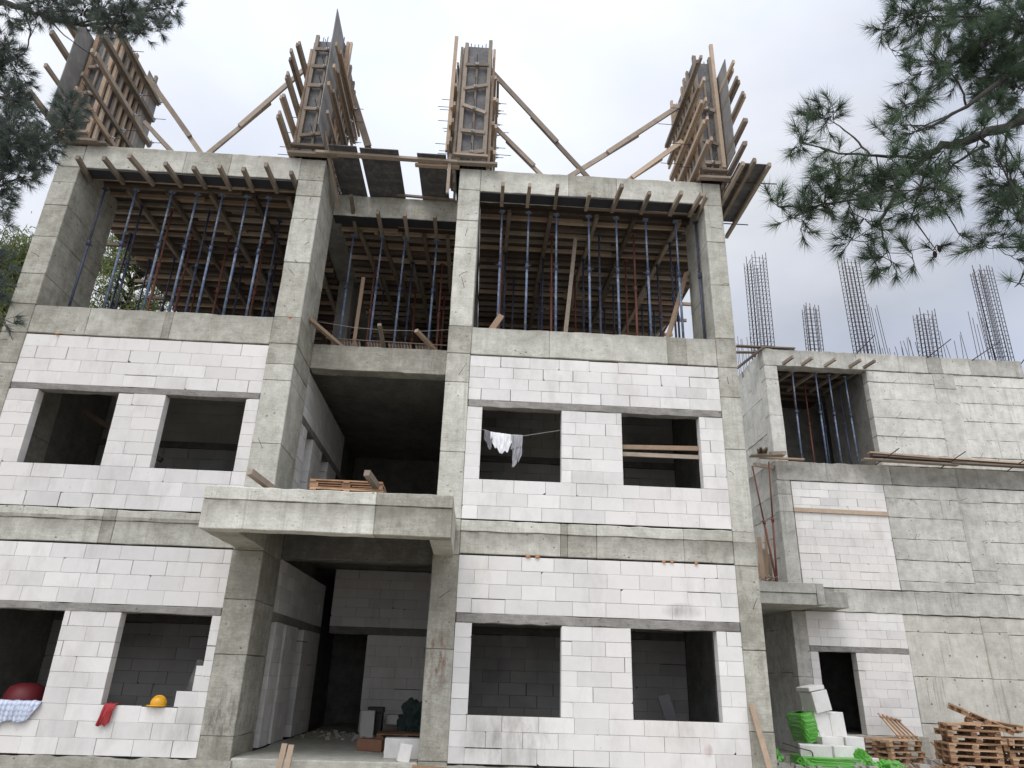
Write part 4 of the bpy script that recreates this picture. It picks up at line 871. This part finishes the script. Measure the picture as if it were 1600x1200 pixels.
mb=MB()
for i in range(60):
    a=V((8.2+rs.uniform(0,.95),7.4+rs.uniform(0,.8),4.0+rs.uniform(0,.25))); d=V((rs.uniform(-1,1),rs.uniform(-1,1),rs.uniform(-.4,.6))).normalized()*rs.uniform(.1,.3); mb.bar(a,a+d,.04,.02)
mb.build('scrap_wood',M['wood_old'],label='heap of splintered scrap wood on the right canopy in the gap',cat='scrap wood',kind='stuff',origin=(8.6,7.8,4))
# planks on the ledge of the right building, steel pins that hold them
LG='planks stacked on the ledge of the right building'
plank('reddish plank, topmost at the left end of the right building ledge',(12.65,8.05,8.3),(15.1,8.1,8.22),.2,.05,'wood_new',group=LG)
plank('grey plank, lowest on the right building ledge at its left end',(12.45,8.1,8.10),(15.6,8.15,8.06),.22,.05,'wood_old',group=LG)
plank('dark middle plank on the right building ledge',(12.7,8.0,8.19),(16.0,8.1,8.13),.2,.05,'wood_dark',group=LG)
plank('reddish plank at the right end of the right building ledge',(14.9,8.05,8.23),(18.8,8.1,8.16),.2,.05,'wood_new',group=LG)
plank('grey plank at the right end of the right building ledge, under the reddish one',(15.3,8.1,8.11),(18.9,8.1,8.07),.22,.05,'wood_old',group=LG)
for i,x in enumerate((12.95,15.1,17.3)):
    mb=MB(); mb.tube([(x,8.3,7.98),(x+.45,7.6,8.35)],.015,6); mb.build('steel_pin',M['rebar'],label=f'steel pin, {ORD[i]} from the left holding the ledge planks',cat='steel pin',group='steel pins of the ledge planks',origin=(x,8.3,7.98))
plank('orange board fixed across the white blocks of the right building',(10.17,8.46,6.47),(13.2,8.46,6.45),.03,.13,'wood_new')
for i,(x,dx) in enumerate(((13.1,.55),(15.6,.75),(17.2,.9),(19.0,.4))):
    mb=MB(); mb.tube([(x-.1,8.5,11.95),(x+dx,8.2,12.62)],.017,6); mb.build('steel_pin',M['rebar'],label=f'slanted steel pin, {ORD[i]} from the left along the right building roof edge',cat='steel pin',group='slanted pins on the right roof edge',origin=(x,8.5,12))
plank('thin plank lying over the left roof corner of the right building',(8.9,8.6,12.13),(10.9,8.5,12.08),.16,.04,'wood_old')
plank('second thin plank under the first at the right building roof corner',(8.9,8.9,12.03),(10.6,8.75,12.045),.14,.035,'wood_old')
plank('slanting timber below the left roof corner of the right building',(8.95,9.6,11.5),(9.8,8.4,12.05),.08,.06,'wood_old')
# props and joists in the opening of the right building
for i,(x,y,k) in enumerate([(10.35,8.95,'navy'),(10.78,8.75,'blue'),(11.62,8.75,'blue'),(12.12,8.8,'blue'),(12.72,8.85,'blue'),(11.2,9.6,'red'),(11.75,9.9,'red'),(12.4,10.1,'navy'),(10.9,10.4,'navy'),(12.95,9.7,'navy')]):
    prop((k,'f'),x,y,8.03,f'{"rust red" if k=="red" else "blue"} prop, {ORD[i]} in the top opening of the right building','props in the opening of the right building',rs.uniform(-.015,.015))
for i,x in enumerate((10.3,10.95,11.75,12.6,13.1)): 
    mb=MB(); mb.bar((x+.25,7.95,11.52),(x-.35,10.5,11.36),.075,.1,j=.006); mb.build('timber_joist',M['wood_old'],label=f'joist end, {ORD[i]} from the left over the top opening of the right building',cat='joist',group='joist ends over the right building opening',origin=(x+.25,7.95,11.5))
for i,y in enumerate((9.0,9.5,10,10.6,11.2,11.8)):
    mb=MB(); mb.bar((10.0,y,11.55),(13.25,y,11.55),.07,.09); mb.build('cross_joist',M['wood_dark'],label=f'cross joist, {ORD[i]} from the front inside the right building opening',cat='joist',group='cross joists inside the right building',origin=(10,y,11.55))
mb=MB(); mb.box(10,13.29,8.92,12.9,11.62,11.64); mb.build('plywood_deck',M['deck'],label='dark plywood deck over the propped opening of the right building',cat='deck',origin=(10,8.9,11.6))

for k in list(protos):
    if k not in usedp:
        r=protos[k]
        for c in list(r.children): bpy.data.objects.remove(c)
        bpy.data.objects.remove(r)
# ================================================================== things in the windows
def drape(name,label,cat,mat,x0,x1,ztop,lens,y=-.03,over=.22,seed=1.0,fold=.03,slope=0,taper=0,sill=True,nf=9,group=None):
    """cloth lying back over a sill and hanging down in front; lens = lengths of hang across its width"""
    mb=MB(); nu=36; nv=26
    def L(u):
        t=u*(len(lens)-1); i=min(int(t),len(lens)-2); return lens[i]+(lens[i+1]-lens[i])*(t-i)
    def fn(u,v):
        tot=over+L(u); d=v*tot
        w=mnoise.noise(V((u*nf,d*2.5,seed)))*fold+mnoise.noise(V((u*nf*2.2,d*5,seed+5)))*fold*.5
        if d<over:
            z=ztop+.012+abs(w)*.7; yy=y+(over-d)
        else:
            h=d-over; z=ztop-h+.008; yy=y-.012-abs(w)*min(1,h*9+.2)-.01*min(1,h*8)
        x=x0+(x1-x0)*u
        if d>over: x+=(slope*(d-over)) ; x=x+( (x0+x1)/2-x)*taper*max(0,d-over)
        return V((x,yy,z))
    mb.grid(fn,nu,nv)
    return mb.build(name,M[mat],label=label,cat=cat,group=group,solid=.004,origin=(x0,y,ztop))
drape('checked_shirt','blue checked shirt draped over the sill of the leftmost ground-floor window','shirt','plaid',-7.4,-6.68,.715,[.30,.42,.30,.28,.31,.28,.05],seed=2,fold=.05,slope=-.12)
drape('red_rag','faded red rag hanging over a ground-floor sill left of the hard hat','rag','red_cloth',-5.66,-5.47,.715,[.30,.33,.29,.33,.26],seed=7,fold=.06,slope=-.18,nf=4)
Hh=thing('hard_hat','yellow hard hat resting on a ground-floor window sill','hard hat',(-4.83,.04,.716))
mb=MB(); mb.lathe([(.118,.02),(.122,.05),(.115,.09),(.095,.125),(.06,.148),(.02,.157),(0,.158)],28,(-4.83,.04,.716),sx=1.05,sy=1.0); mb.build('shell',M['helmet'],Hh)
mb=MB(); mb.lathe([(.112,.022),(.135,.02),(.15,.008),(.146,.002),(.11,.012)],28,(-4.85,.03,.716),sx=1.08); mb.build('brim',M['helmet'],Hh)
mb=MB(); mb.tube([(-4.83+.125*math.cos(a),.04,.716+.035+.128*math.sin(a)) for a in [math.pi*i/10 for i in range(11)]],.012,6); mb.build('ridge',M['helmet'],Hh)
mb=MB(); mb.lathe([(.34,0),(.345,.03),(.33,.12),(.27,.24),(.16,.30),(0,.31)],28,(-7.5,.95,.68)); mb.build('plastic_tub',M['tub'],label='dark red round tub in the shade inside the leftmost ground-floor window',cat='tub',origin=(-7.5,.95,.68))
mb=MB(); mb.box(-7.95,-7.0,.6,1.3,.62,.675); 
for x in (-7.9,-7.05):
    for y in (.65,1.25): mb.box(x-.03,x+.03,y-.03,y+.03,-.02,.62)
mb.build('work_table',M['wood_dark'],label='low dark bench under the red tub inside the leftmost window',cat='bench',origin=(-7.5,.95,0))
mb=MB(); mb.tube([(.29,.06,5.80),(.42,.06,5.775),(.52,.06,5.735),(.75,.06,5.705),(1.08,.06,5.70),(1.12,.06,5.705),(1.86,.06,5.86)],.006,5); mb.build('clothes_line',M['rope'],label='thin clothes line across the left upper window of the right bay',cat='rope',origin=(.29,.06,5.8))
def hang(name,label,mat,x0,x1,z0,z1,lens,seed,fold=.03,nf=8):
    mb=MB()
    def L(u):
        t=u*(len(lens)-1); i=min(int(t),len(lens)-2); return lens[i]+(lens[i+1]-lens[i])*(t-i)
    def fn(u,v):
        h=v*L(u); w=mnoise.noise(V((u*nf,h*2,seed)))*fold+mnoise.noise(V((u*nf*2.5,h*6,seed+4)))*fold*.5
        return V((x0+(x1-x0)*u+mnoise.noise(V((h*6,u*2,seed)))*.025*h*4,.045-w*min(1,.3+h*5)-.012,z0+(z1-z0)*u-h+.006))
    mb.grid(fn,30,24); mb.build(name,M[mat],label=label,cat='laundry',group='laundry on the clothes line',solid=.004,origin=(x0,.05,z0))
hang('grey_vest','small dark grey garment at the left end of the clothes line','darkgrey_cloth',.35,.51,5.79,5.735,[.2,.24,.33,.38,.3],3)
hang('white_shirt','bright white shirt in the middle of the clothes line','white_cloth',.47,.90,5.745,5.703,[.14,.22,.33,.31,.41,.42,.35,.38,.30,.12],5,.06,11)
hang('grey_shirt','light grey shirt at the right of the clothes line','grey_cloth',.86,1.08,5.703,5.70,[.30,.29,.25,.26,.22],9,.04)
hang('grey_trousers','grey garment with a long leg hanging lowest from the clothes line','grey_cloth',.91,1.10,5.71,5.705,[.66,.66,.60,.5,.56,.3],12,.05,5)
plank('upper orange plank across the right upper window of the right bay',(3.055,.16,5.60),(4.605,.16,5.64),.03,.085,'wood_new',up=(0,0,1))
plank('lower pale plank across the right upper window of the right bay',(3.055,.17,5.46),(4.605,.17,5.46),.03,.085,'wood_old',up=(0,0,1))
plank('dark board propped inside the right ground-floor window of the right bay',(4.05,.55,.2),(3.75,.5,1.12),.2,.03,'ply_dark',up=(0,1,0))
plank('dark diagonal timber inside the leftmost upper window',(-8.2,1.6,6.3),(-6.5,1.9,5.4),.12,.1,'wood_dark')
plank('dark scaffold board standing behind the broken block jamb',(-4.62,.5,.5),(-4.42,.5,1.45),.13,.03,'ply',up=(0,1,0))
# ================================================================== porch
plank('left of two pale timbers sticking up in front of the porch step',(-2.66,-.32,-.42),(-2.60,-.30,.25),.085,.05,'wood_new',cat='timber',group='two timbers at the porch step',up=(0,1,0))
plank('right of two pale timbers sticking up in front of the porch step',(-2.53,-.32,-.42),(-2.49,-.30,.235),.085,.05,'wood_new',cat='timber',group='two timbers at the porch step',up=(0,1,0))
PGp='white blocks lying in the porch'
block('pale block lying on the porch floor against the right column',(-.80,.62,.155),(.60,.28,.31),R(2),group=PGp,tint=-.3)
block('chipped white block fragment standing on the porch edge',(-.72,.12,.13),(.2,.14,.27),R(14),R(5),R(8),group=PGp,tint=.6)
block('grey block standing upright at the back of the porch',(-1.93,4.5,.28),(.3,.2,.55),R(4),group=PGp,tint=-.6)
block('low pale block far back in the porch beside the dark pallet',(-1.38,5.2,.35),(.4,.3,.2),R(3),group=PGp,tint=-.6)
mb=MB(); mb.box(-.25,.25,-.15,.15,0,.2); o=mb.build('cardboard_box',M['brown'],bevel=.006,label='flat brown box lying on the porch floor',cat='box'); o.location=(-1.45,1.75,0); o.rotation_euler=(0,0,R(-18))
mb=MB(); mb.lathe([(0,0),(.05,.01),(.07,.05),(.06,.1),(.02,.12),(0,.12)],10,(-1.07,.75,0)); mb.build('plastic_lump',M['pink'],label='small pinkish crumpled lump beside the pale porch block',cat='lump',origin=(-1.07,.75,0))
pallet(-1.05,4.3,.0,R(3),'dark pallet lying at the back of the porch',None)
crumple('dark tarpaulin heap thrown over things at the right back of the porch',(-.85,4.9,.15),(.5,.3,.75),21,mat='tarp',name='tarpaulin')['category']='tarpaulin'
bpy.data.objects['tarpaulin'].pop('group',None)
mb=MB(); mb.box(-.16,.16,-.15,.15,0,.5); mb.box(-.18,.18,-.17,.17,.5,.62); o=mb.build('plastic_bin',M['black'],bevel=.01,label='black bin standing behind the upright grey porch block',cat='bin'); o.location=(-1.8,4.85,0)
mb=MB()
for i in range(90):
    x,y=rs.uniform(-3.3,-1.2),rs.uniform(3.6,5.9); s=abs(rs.gauss(0,.02))+.01; mb.cbox(x-s,x+s,y-s*.7,y+s*.7,0,s*1.1,0,0,.01)
mb.build('rubble',M['rubble'],label='scattered rubble on the porch floor',cat='rubble',kind='stuff',origin=(-2,4.5,0))
plank('splintered yellow plank leaning against the right front column',(5.31,-.45,-.42),(5.13,-.06,1.03),.09,.03,'wood_new',up=(0,1,0))
plank('rusty brown board lying at the foot of the right porch column',(-.55,-.25,-.05),(-.02,-.25,-.06),.2,.05,'wood_pallet')
# ================================================================== ground
mb=MB()
def gfn(u,v):
    x=-150+300*u; y=-100+300*v
    return V((x,y,G))
mb.grid(gfn,30,30,smooth=False); mb.build('ground',M['dirt'],kind='structure',label='bare dirt ground of the site',cat='ground')
mb=MB()
for i in range(420):
    x,y=rs.uniform(7.2,15),rs.uniform(3.6,8.3); s=abs(rs.gauss(0,.035))+.012
    mb.cbox(x-s,x+s,y-s*.8,y+s*.8,G-.01,G+s*1.2,0,rs.uniform(-1,1),.012)
for i in range(60):
    x,y=rs.uniform(10.6,13.5),rs.uniform(4.5,6.2); a=V((x,y,G+.02)); d=V((rs.uniform(-1,1),rs.uniform(-1,1),rs.uniform(0,.3))).normalized()*rs.uniform(.08,.35); mb.bar(a,a+d,.05,.015,mi=1)
mb.build('rubble',[M['rubble'],M['wood_pallet']],label='rubble and splinters strewn over the ground by the pallets',cat='rubble',kind='stuff',origin=(11,6,G))

# ================================================================== pines
def pine(name,label,base,trunk,limbs,clusters,needle,seed,nl=.125,nw=.0024,tufts=3.2,nn=46,droop=.0,extra=0,side=1):
    rt=random.Random(seed)
    T=thing(name,label,'tree',base)
    mb=MB(); mb.tube([p[:3] for p in trunk],[p[3] for p in trunk],12); mb.build('trunk',M['bark'],T)
    nodes=[]; jo=[V(p[:3]) for L in limbs for p in L[1:]]
    ax_=[V(p[:3]) for p in trunk]
    def onaxis(z):
        for i in range(len(ax_)-1):
            if ax_[i].z<=z<=ax_[i+1].z: return ax_[i].lerp(ax_[i+1],(z-ax_[i].z)/(ax_[i+1].z-ax_[i].z))
        return ax_[-1]
    lim=[]
    for L in limbs:
        s=V(L[0][:3])
        if min((s-q).length for q in jo if (q-s).length>1e-6)>.3 or L[0][3]>.045:
            t_=onaxis(s.z-.35); L=[(t_.x,t_.y,t_.z,L[0][3]*1.35)]+list(L)
        lim.append(L)
    for q in range(extra):      # the rest of the crown round the trunk
        z=rt.uniform(5.5,trunk[-1][2]); t_=onaxis(z); r=rt.uniform(.5,1.6); an=rt.uniform(-1.3,1.3)+(0 if side>0 else math.pi)
        p_=(t_.x+math.cos(an)*r+side*.5,t_.y+math.sin(an)*r*.8,z+.2)
        lim.append([(t_.x,t_.y,z-.3,.035),((t_.x+p_[0])/2,(t_.y+p_[1])/2,z,.025),(*p_,.01)]); clusters=clusters+[(*p_,rt.uniform(.2,.32)),((t_.x+p_[0])/2+side*.2,(t_.y+p_[1])/2,z+.15,.2)]
    for L in lim:
        mb=MB(); pts=[];rad=[]
        for i in range(len(L)-1):
            a,b=L[i],L[i+1]
            for k in range(4):
                t=k/4; p=V(a[:3]).lerp(V(b[:3]),t); r=a[3]+(b[3]-a[3])*t
                if i or k: p+=V((rt.uniform(-1,1),rt.uniform(-1,1),rt.uniform(-1,1)))*r*.55
                pts.append(p); r*=.68; rad.append(r*rt.uniform(.9,1.12)); nodes.append((p,r))
        pts.append(V(L[-1][:3])); rad.append(L[-1][3]*.6); nodes.append((pts[-1],rad[-1]))
        mb.tube(pts,rad,8); mb.build('limb',M['bark'],T)
    tw=MB(); cr=MB(); cones=[]
    for (x,y,z,r) in clusters:
        c=V((x,y,z)); r*=1.08
        near=min(nodes,key=lambda n:(n[0]-c).length+ (0.0 if n[1]<.08 else .3))
        p0=near[0]; mid=p0.lerp(c,.55)+V((rt.uniform(-1,1),rt.uniform(-1,1),rt.uniform(-1.2,.2)))*.12*(c-p0).length
        br=max(.0035,min(near[1]*.7,.006+.006*(c-p0).length))
        tw.tube([p0,mid,c],[br,br*.75,.004],5)
        n=max(2,int(tufts*(r/.1)**1.75))
        for i in range(n):
            d=V((rt.gauss(0,1),rt.gauss(0,1),rt.gauss(0,.85))).normalized()
            q=c+d*r*rt.uniform(.25,1.0)
            ax=((q-c).normalized()*.8+V((0,0,.25-droop))+V((rt.uniform(-.5,.5),rt.uniform(-.5,.5),rt.uniform(-.5,.5)))).normalized()
            tl=rt.uniform(.05,.14); e=q+ax*tl
            tw.tube([c.lerp(q,.1),q,e],[.004,.003,.002],4,cap=False)
            if rt.random()<.045: 
                cp=c.lerp(q,.6)+V((0,0,-.03)); cones.append(cp)
            tn=rt.uniform(-.5,.8)
            u=ax.orthogonal().normalized(); w=ax.cross(u)
            for k in range(nn):
                t=rt.random()**.7; s=q.lerp(e,t)
                a=rt.uniform(0,6.283); sp=rt.uniform(.35,1.25)*(1.15-.5*t)
                nd=(ax*math.cos(sp)+(u*math.cos(a)+w*math.sin(a))*math.sin(sp)); ln=nl*rt.uniform(.65,1.1)
                nd=(nd+V((0,0,-.12))).normalized()
                sd=nd.orthogonal().normalized()*nw
                if rt.random()<.5: sd=nd.cross(sd).normalized()*nw
                b=len(cr.v); cr.v+= [s-sd,s+sd,s+nd*ln]; cr.f.append([b,b+1,b+2]); cr.m.append(0); cr.t.append(tn); cr.sm.append(False)
    b=len(cr.v); cr.v+=tw.v; cr.f+=[[i+b for i in f] for f in tw.f]; cr.m+=[1]*len(tw.f); cr.t+=tw.t; cr.sm+=tw.sm
    cr.build('crown',[M[needle],M['bark']],T)
    for cp in cones:
        k=MB(); k.lathe([(0,-.04),(.016,-.025),(.022,0),(.016,.025),(0,.04)],6,cp); k.build('cone',M['bark'],T)
    return T
pine('pine_tree','dark pine reaching its needled branches in from the right side',(7.2,-8.2,G),[(7.2,-8.2,G,.26),(7.1,-8.2,2.5,.23),(7.0,-8.1,5.0,.2),(6.9,-8.1,7.5,.16),(6.9,-8.0,10,.1),(6.85,-8,12,.03)],
  RLM,RC,'needle',5,nl=.165,nw=.0021,tufts=5.2,nn=84,extra=16,side=1)
pine('pine_tree','grey green pine with cones hanging over the left corner of the main building',(-10.2,-4.3,G),[(-10.2,-4.3,G,.25),(-10.3,-4.3,3,.22),(-10.6,-4.2,6,.19),(-10.9,-4.2,9,.16),(-11,-4.1,12,.1),(-11,-4.1,14,.03)],
  LLM,LC,'needle_left',8,nl=.16,nw=.0034,tufts=6.0,nn=60,extra=12,side=-1)
def fartree(label,base,h,crown,seed,n):
    rt=random.Random(seed); T=thing('pine_tree',label,'tree',base); b=V(base)
    mb=MB(); mb.tube([b,b+V((.2,0,h*.4)),b+V((0,.1,h*.75)),b+V((.1,0,h*.97))],[.3,.24,.16,.04],10); mb.build('trunk',M['bark'],T)
    lb=MB(); cr=MB(); clumps=[]
    for i in range(crown):
        z=h*rt.uniform(.45,1.0); a=rt.uniform(0,6.283); rr=(1.15-z/h)*h*.30*rt.uniform(.4,1.1)+.3
        c=b+V((math.cos(a)*rr,math.sin(a)*rr,z)); clumps.append(c)
        lb.tube([b+V((0,0,z-.8)),c+V((0,0,-.15))],[.06,.02],5)
    for c in clumps:
        tn=rt.uniform(-.5,.8); R0=rt.uniform(.45,.95)
        for k in range(n):
            d=V((rt.gauss(0,.5),rt.gauss(0,.5),rt.gauss(0,.32)))*R0; s=c+d
            nd=(V((rt.gauss(0,1),rt.gauss(0,1),rt.gauss(.5,.8)))).normalized(); ln=rt.uniform(.16,.3)
            sd=nd.orthogonal().normalized()*.022
            q=len(cr.v); cr.v+=[s-sd,s+sd,s+nd*ln]; cr.f.append([q,q+1,q+2]); cr.m.append(0); cr.t.append(tn+rt.uniform(-.2,.2)); cr.sm.append(False)
    lb.build('limbs',M['bark'],T); cr.build('needles',M['needle_far'],T)
fartree('olive green pine standing behind the left end of the main building',(-18.6,12,G),17.2,150,3,240)
fartree('olive green pine seen through the props of the left top-floor bay',(-14.6,13.5,G),18.2,130,9,240)
fartree('low dark pine at the left frame edge behind the first column',(-15.6,6.5,G),11.5,110,12,220)

# ================================================================== sky, sun, camera
EL=R(56); AZ=R(205)     # sun high, behind the viewer and a little to the left (blurred by cloud)
sd=V((math.sin(AZ)*math.cos(EL),math.cos(AZ)*math.cos(EL),math.sin(EL)))
W=bpy.data.worlds.new("World"); bpy.context.scene.world=W; W.use_nodes=True
n=W.node_tree.nodes; l=W.node_tree.links
bg=n['Background']; bg.inputs['Strength'].default_value=.1
sky=n.new('ShaderNodeTexSky'); sky.sky_type='NISHITA'; sky.sun_disc=False; sky.sun_elevation=EL; sky.sun_rotation=AZ; sky.dust_density=3
tc=n.new('ShaderNodeTexCoord')
def nz(sc,det,scale,loc=(0,0,0)):
    mp=n.new('ShaderNodeMapping'); l.new(tc.outputs['Generated'],mp.inputs[0]); mp.inputs['Scale'].default_value=scale; mp.inputs['Location'].default_value=loc
    q=n.new('ShaderNodeTexNoise'); q.inputs['Scale'].default_value=sc; q.inputs['Detail'].default_value=det; q.inputs['Roughness'].default_value=.5; l.new(mp.outputs[0],q.inputs['Vector']); return q.outputs['Fac']
def wm(op,a,b=0.0,c=0.0):
    q=n.new('ShaderNodeMath'); q.operation=op
    for i,v in enumerate((a,b,c)):
        if isinstance(v,bpy.types.NodeSocket): l.new(v,q.inputs[i])
        else: q.inputs[i].default_value=v
    return q.outputs[0]
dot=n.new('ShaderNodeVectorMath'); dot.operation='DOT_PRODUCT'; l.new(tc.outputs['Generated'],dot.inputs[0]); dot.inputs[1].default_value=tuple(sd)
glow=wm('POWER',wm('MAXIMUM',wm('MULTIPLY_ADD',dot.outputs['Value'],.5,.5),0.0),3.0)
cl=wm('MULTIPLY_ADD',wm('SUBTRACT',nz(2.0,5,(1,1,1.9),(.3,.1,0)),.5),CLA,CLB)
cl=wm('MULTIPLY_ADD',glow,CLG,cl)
do2=n.new('ShaderNodeVectorMath'); do2.operation='DOT_PRODUCT'; l.new(tc.outputs['Generated'],do2.inputs[0]); do2.inputs[1].default_value=(.05,.62,.783)
cl=wm('MULTIPLY_ADD',wm('POWER',wm('MAXIMUM',do2.outputs['Value'],0.0),18.0),2.2,cl)
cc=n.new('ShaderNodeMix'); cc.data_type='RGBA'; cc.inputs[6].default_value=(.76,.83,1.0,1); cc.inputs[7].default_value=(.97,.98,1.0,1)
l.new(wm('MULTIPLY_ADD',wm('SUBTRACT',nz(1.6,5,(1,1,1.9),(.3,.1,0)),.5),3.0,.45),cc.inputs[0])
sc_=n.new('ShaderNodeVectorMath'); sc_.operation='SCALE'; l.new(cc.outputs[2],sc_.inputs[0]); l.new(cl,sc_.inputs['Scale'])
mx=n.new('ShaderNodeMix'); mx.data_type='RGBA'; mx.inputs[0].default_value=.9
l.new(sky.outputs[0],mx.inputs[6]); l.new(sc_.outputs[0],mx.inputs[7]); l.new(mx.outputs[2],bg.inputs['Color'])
su=bpy.data.lights.new('sun','SUN'); su.energy=SUN; su.angle=R(25); su.color=(1,.96,.9)
so=bpy.data.objects.new('sun',su); C.objects.link(so); so.rotation_euler=(-sd).to_track_quat('-Z','Y').to_euler(); so.location=(0,-20,30)
cam=bpy.data.cameras.new('camera'); cam.sensor_width=36; cam.sensor_fit='HORIZONTAL'; cam.lens=1112.44/1600*36; cam.clip_end=1000; cam.clip_start=.05
co=bpy.data.objects.new('camera',cam); C.objects.link(co)
r_,u_,f_=V((0.99811148,-0.0535597,0.03008038)),V((-0.048187,-0.37896015,0.92415757)),V((0.03809834,0.92386177,0.38082536))
m=Matrix((r_,u_,-f_)).transposed().to_4x4(); m.translation=V((0.31359,-13.1753,1.33434)); co.matrix_world=m
S=bpy.context.scene; S.camera=co
S.view_settings.view_transform='Standard'; S.view_settings.look='None'; S.view_settings.exposure=EXPO; S.view_settings.gamma=1
S.cycles.max_bounces=6; S.cycles.diffuse_bounces=4
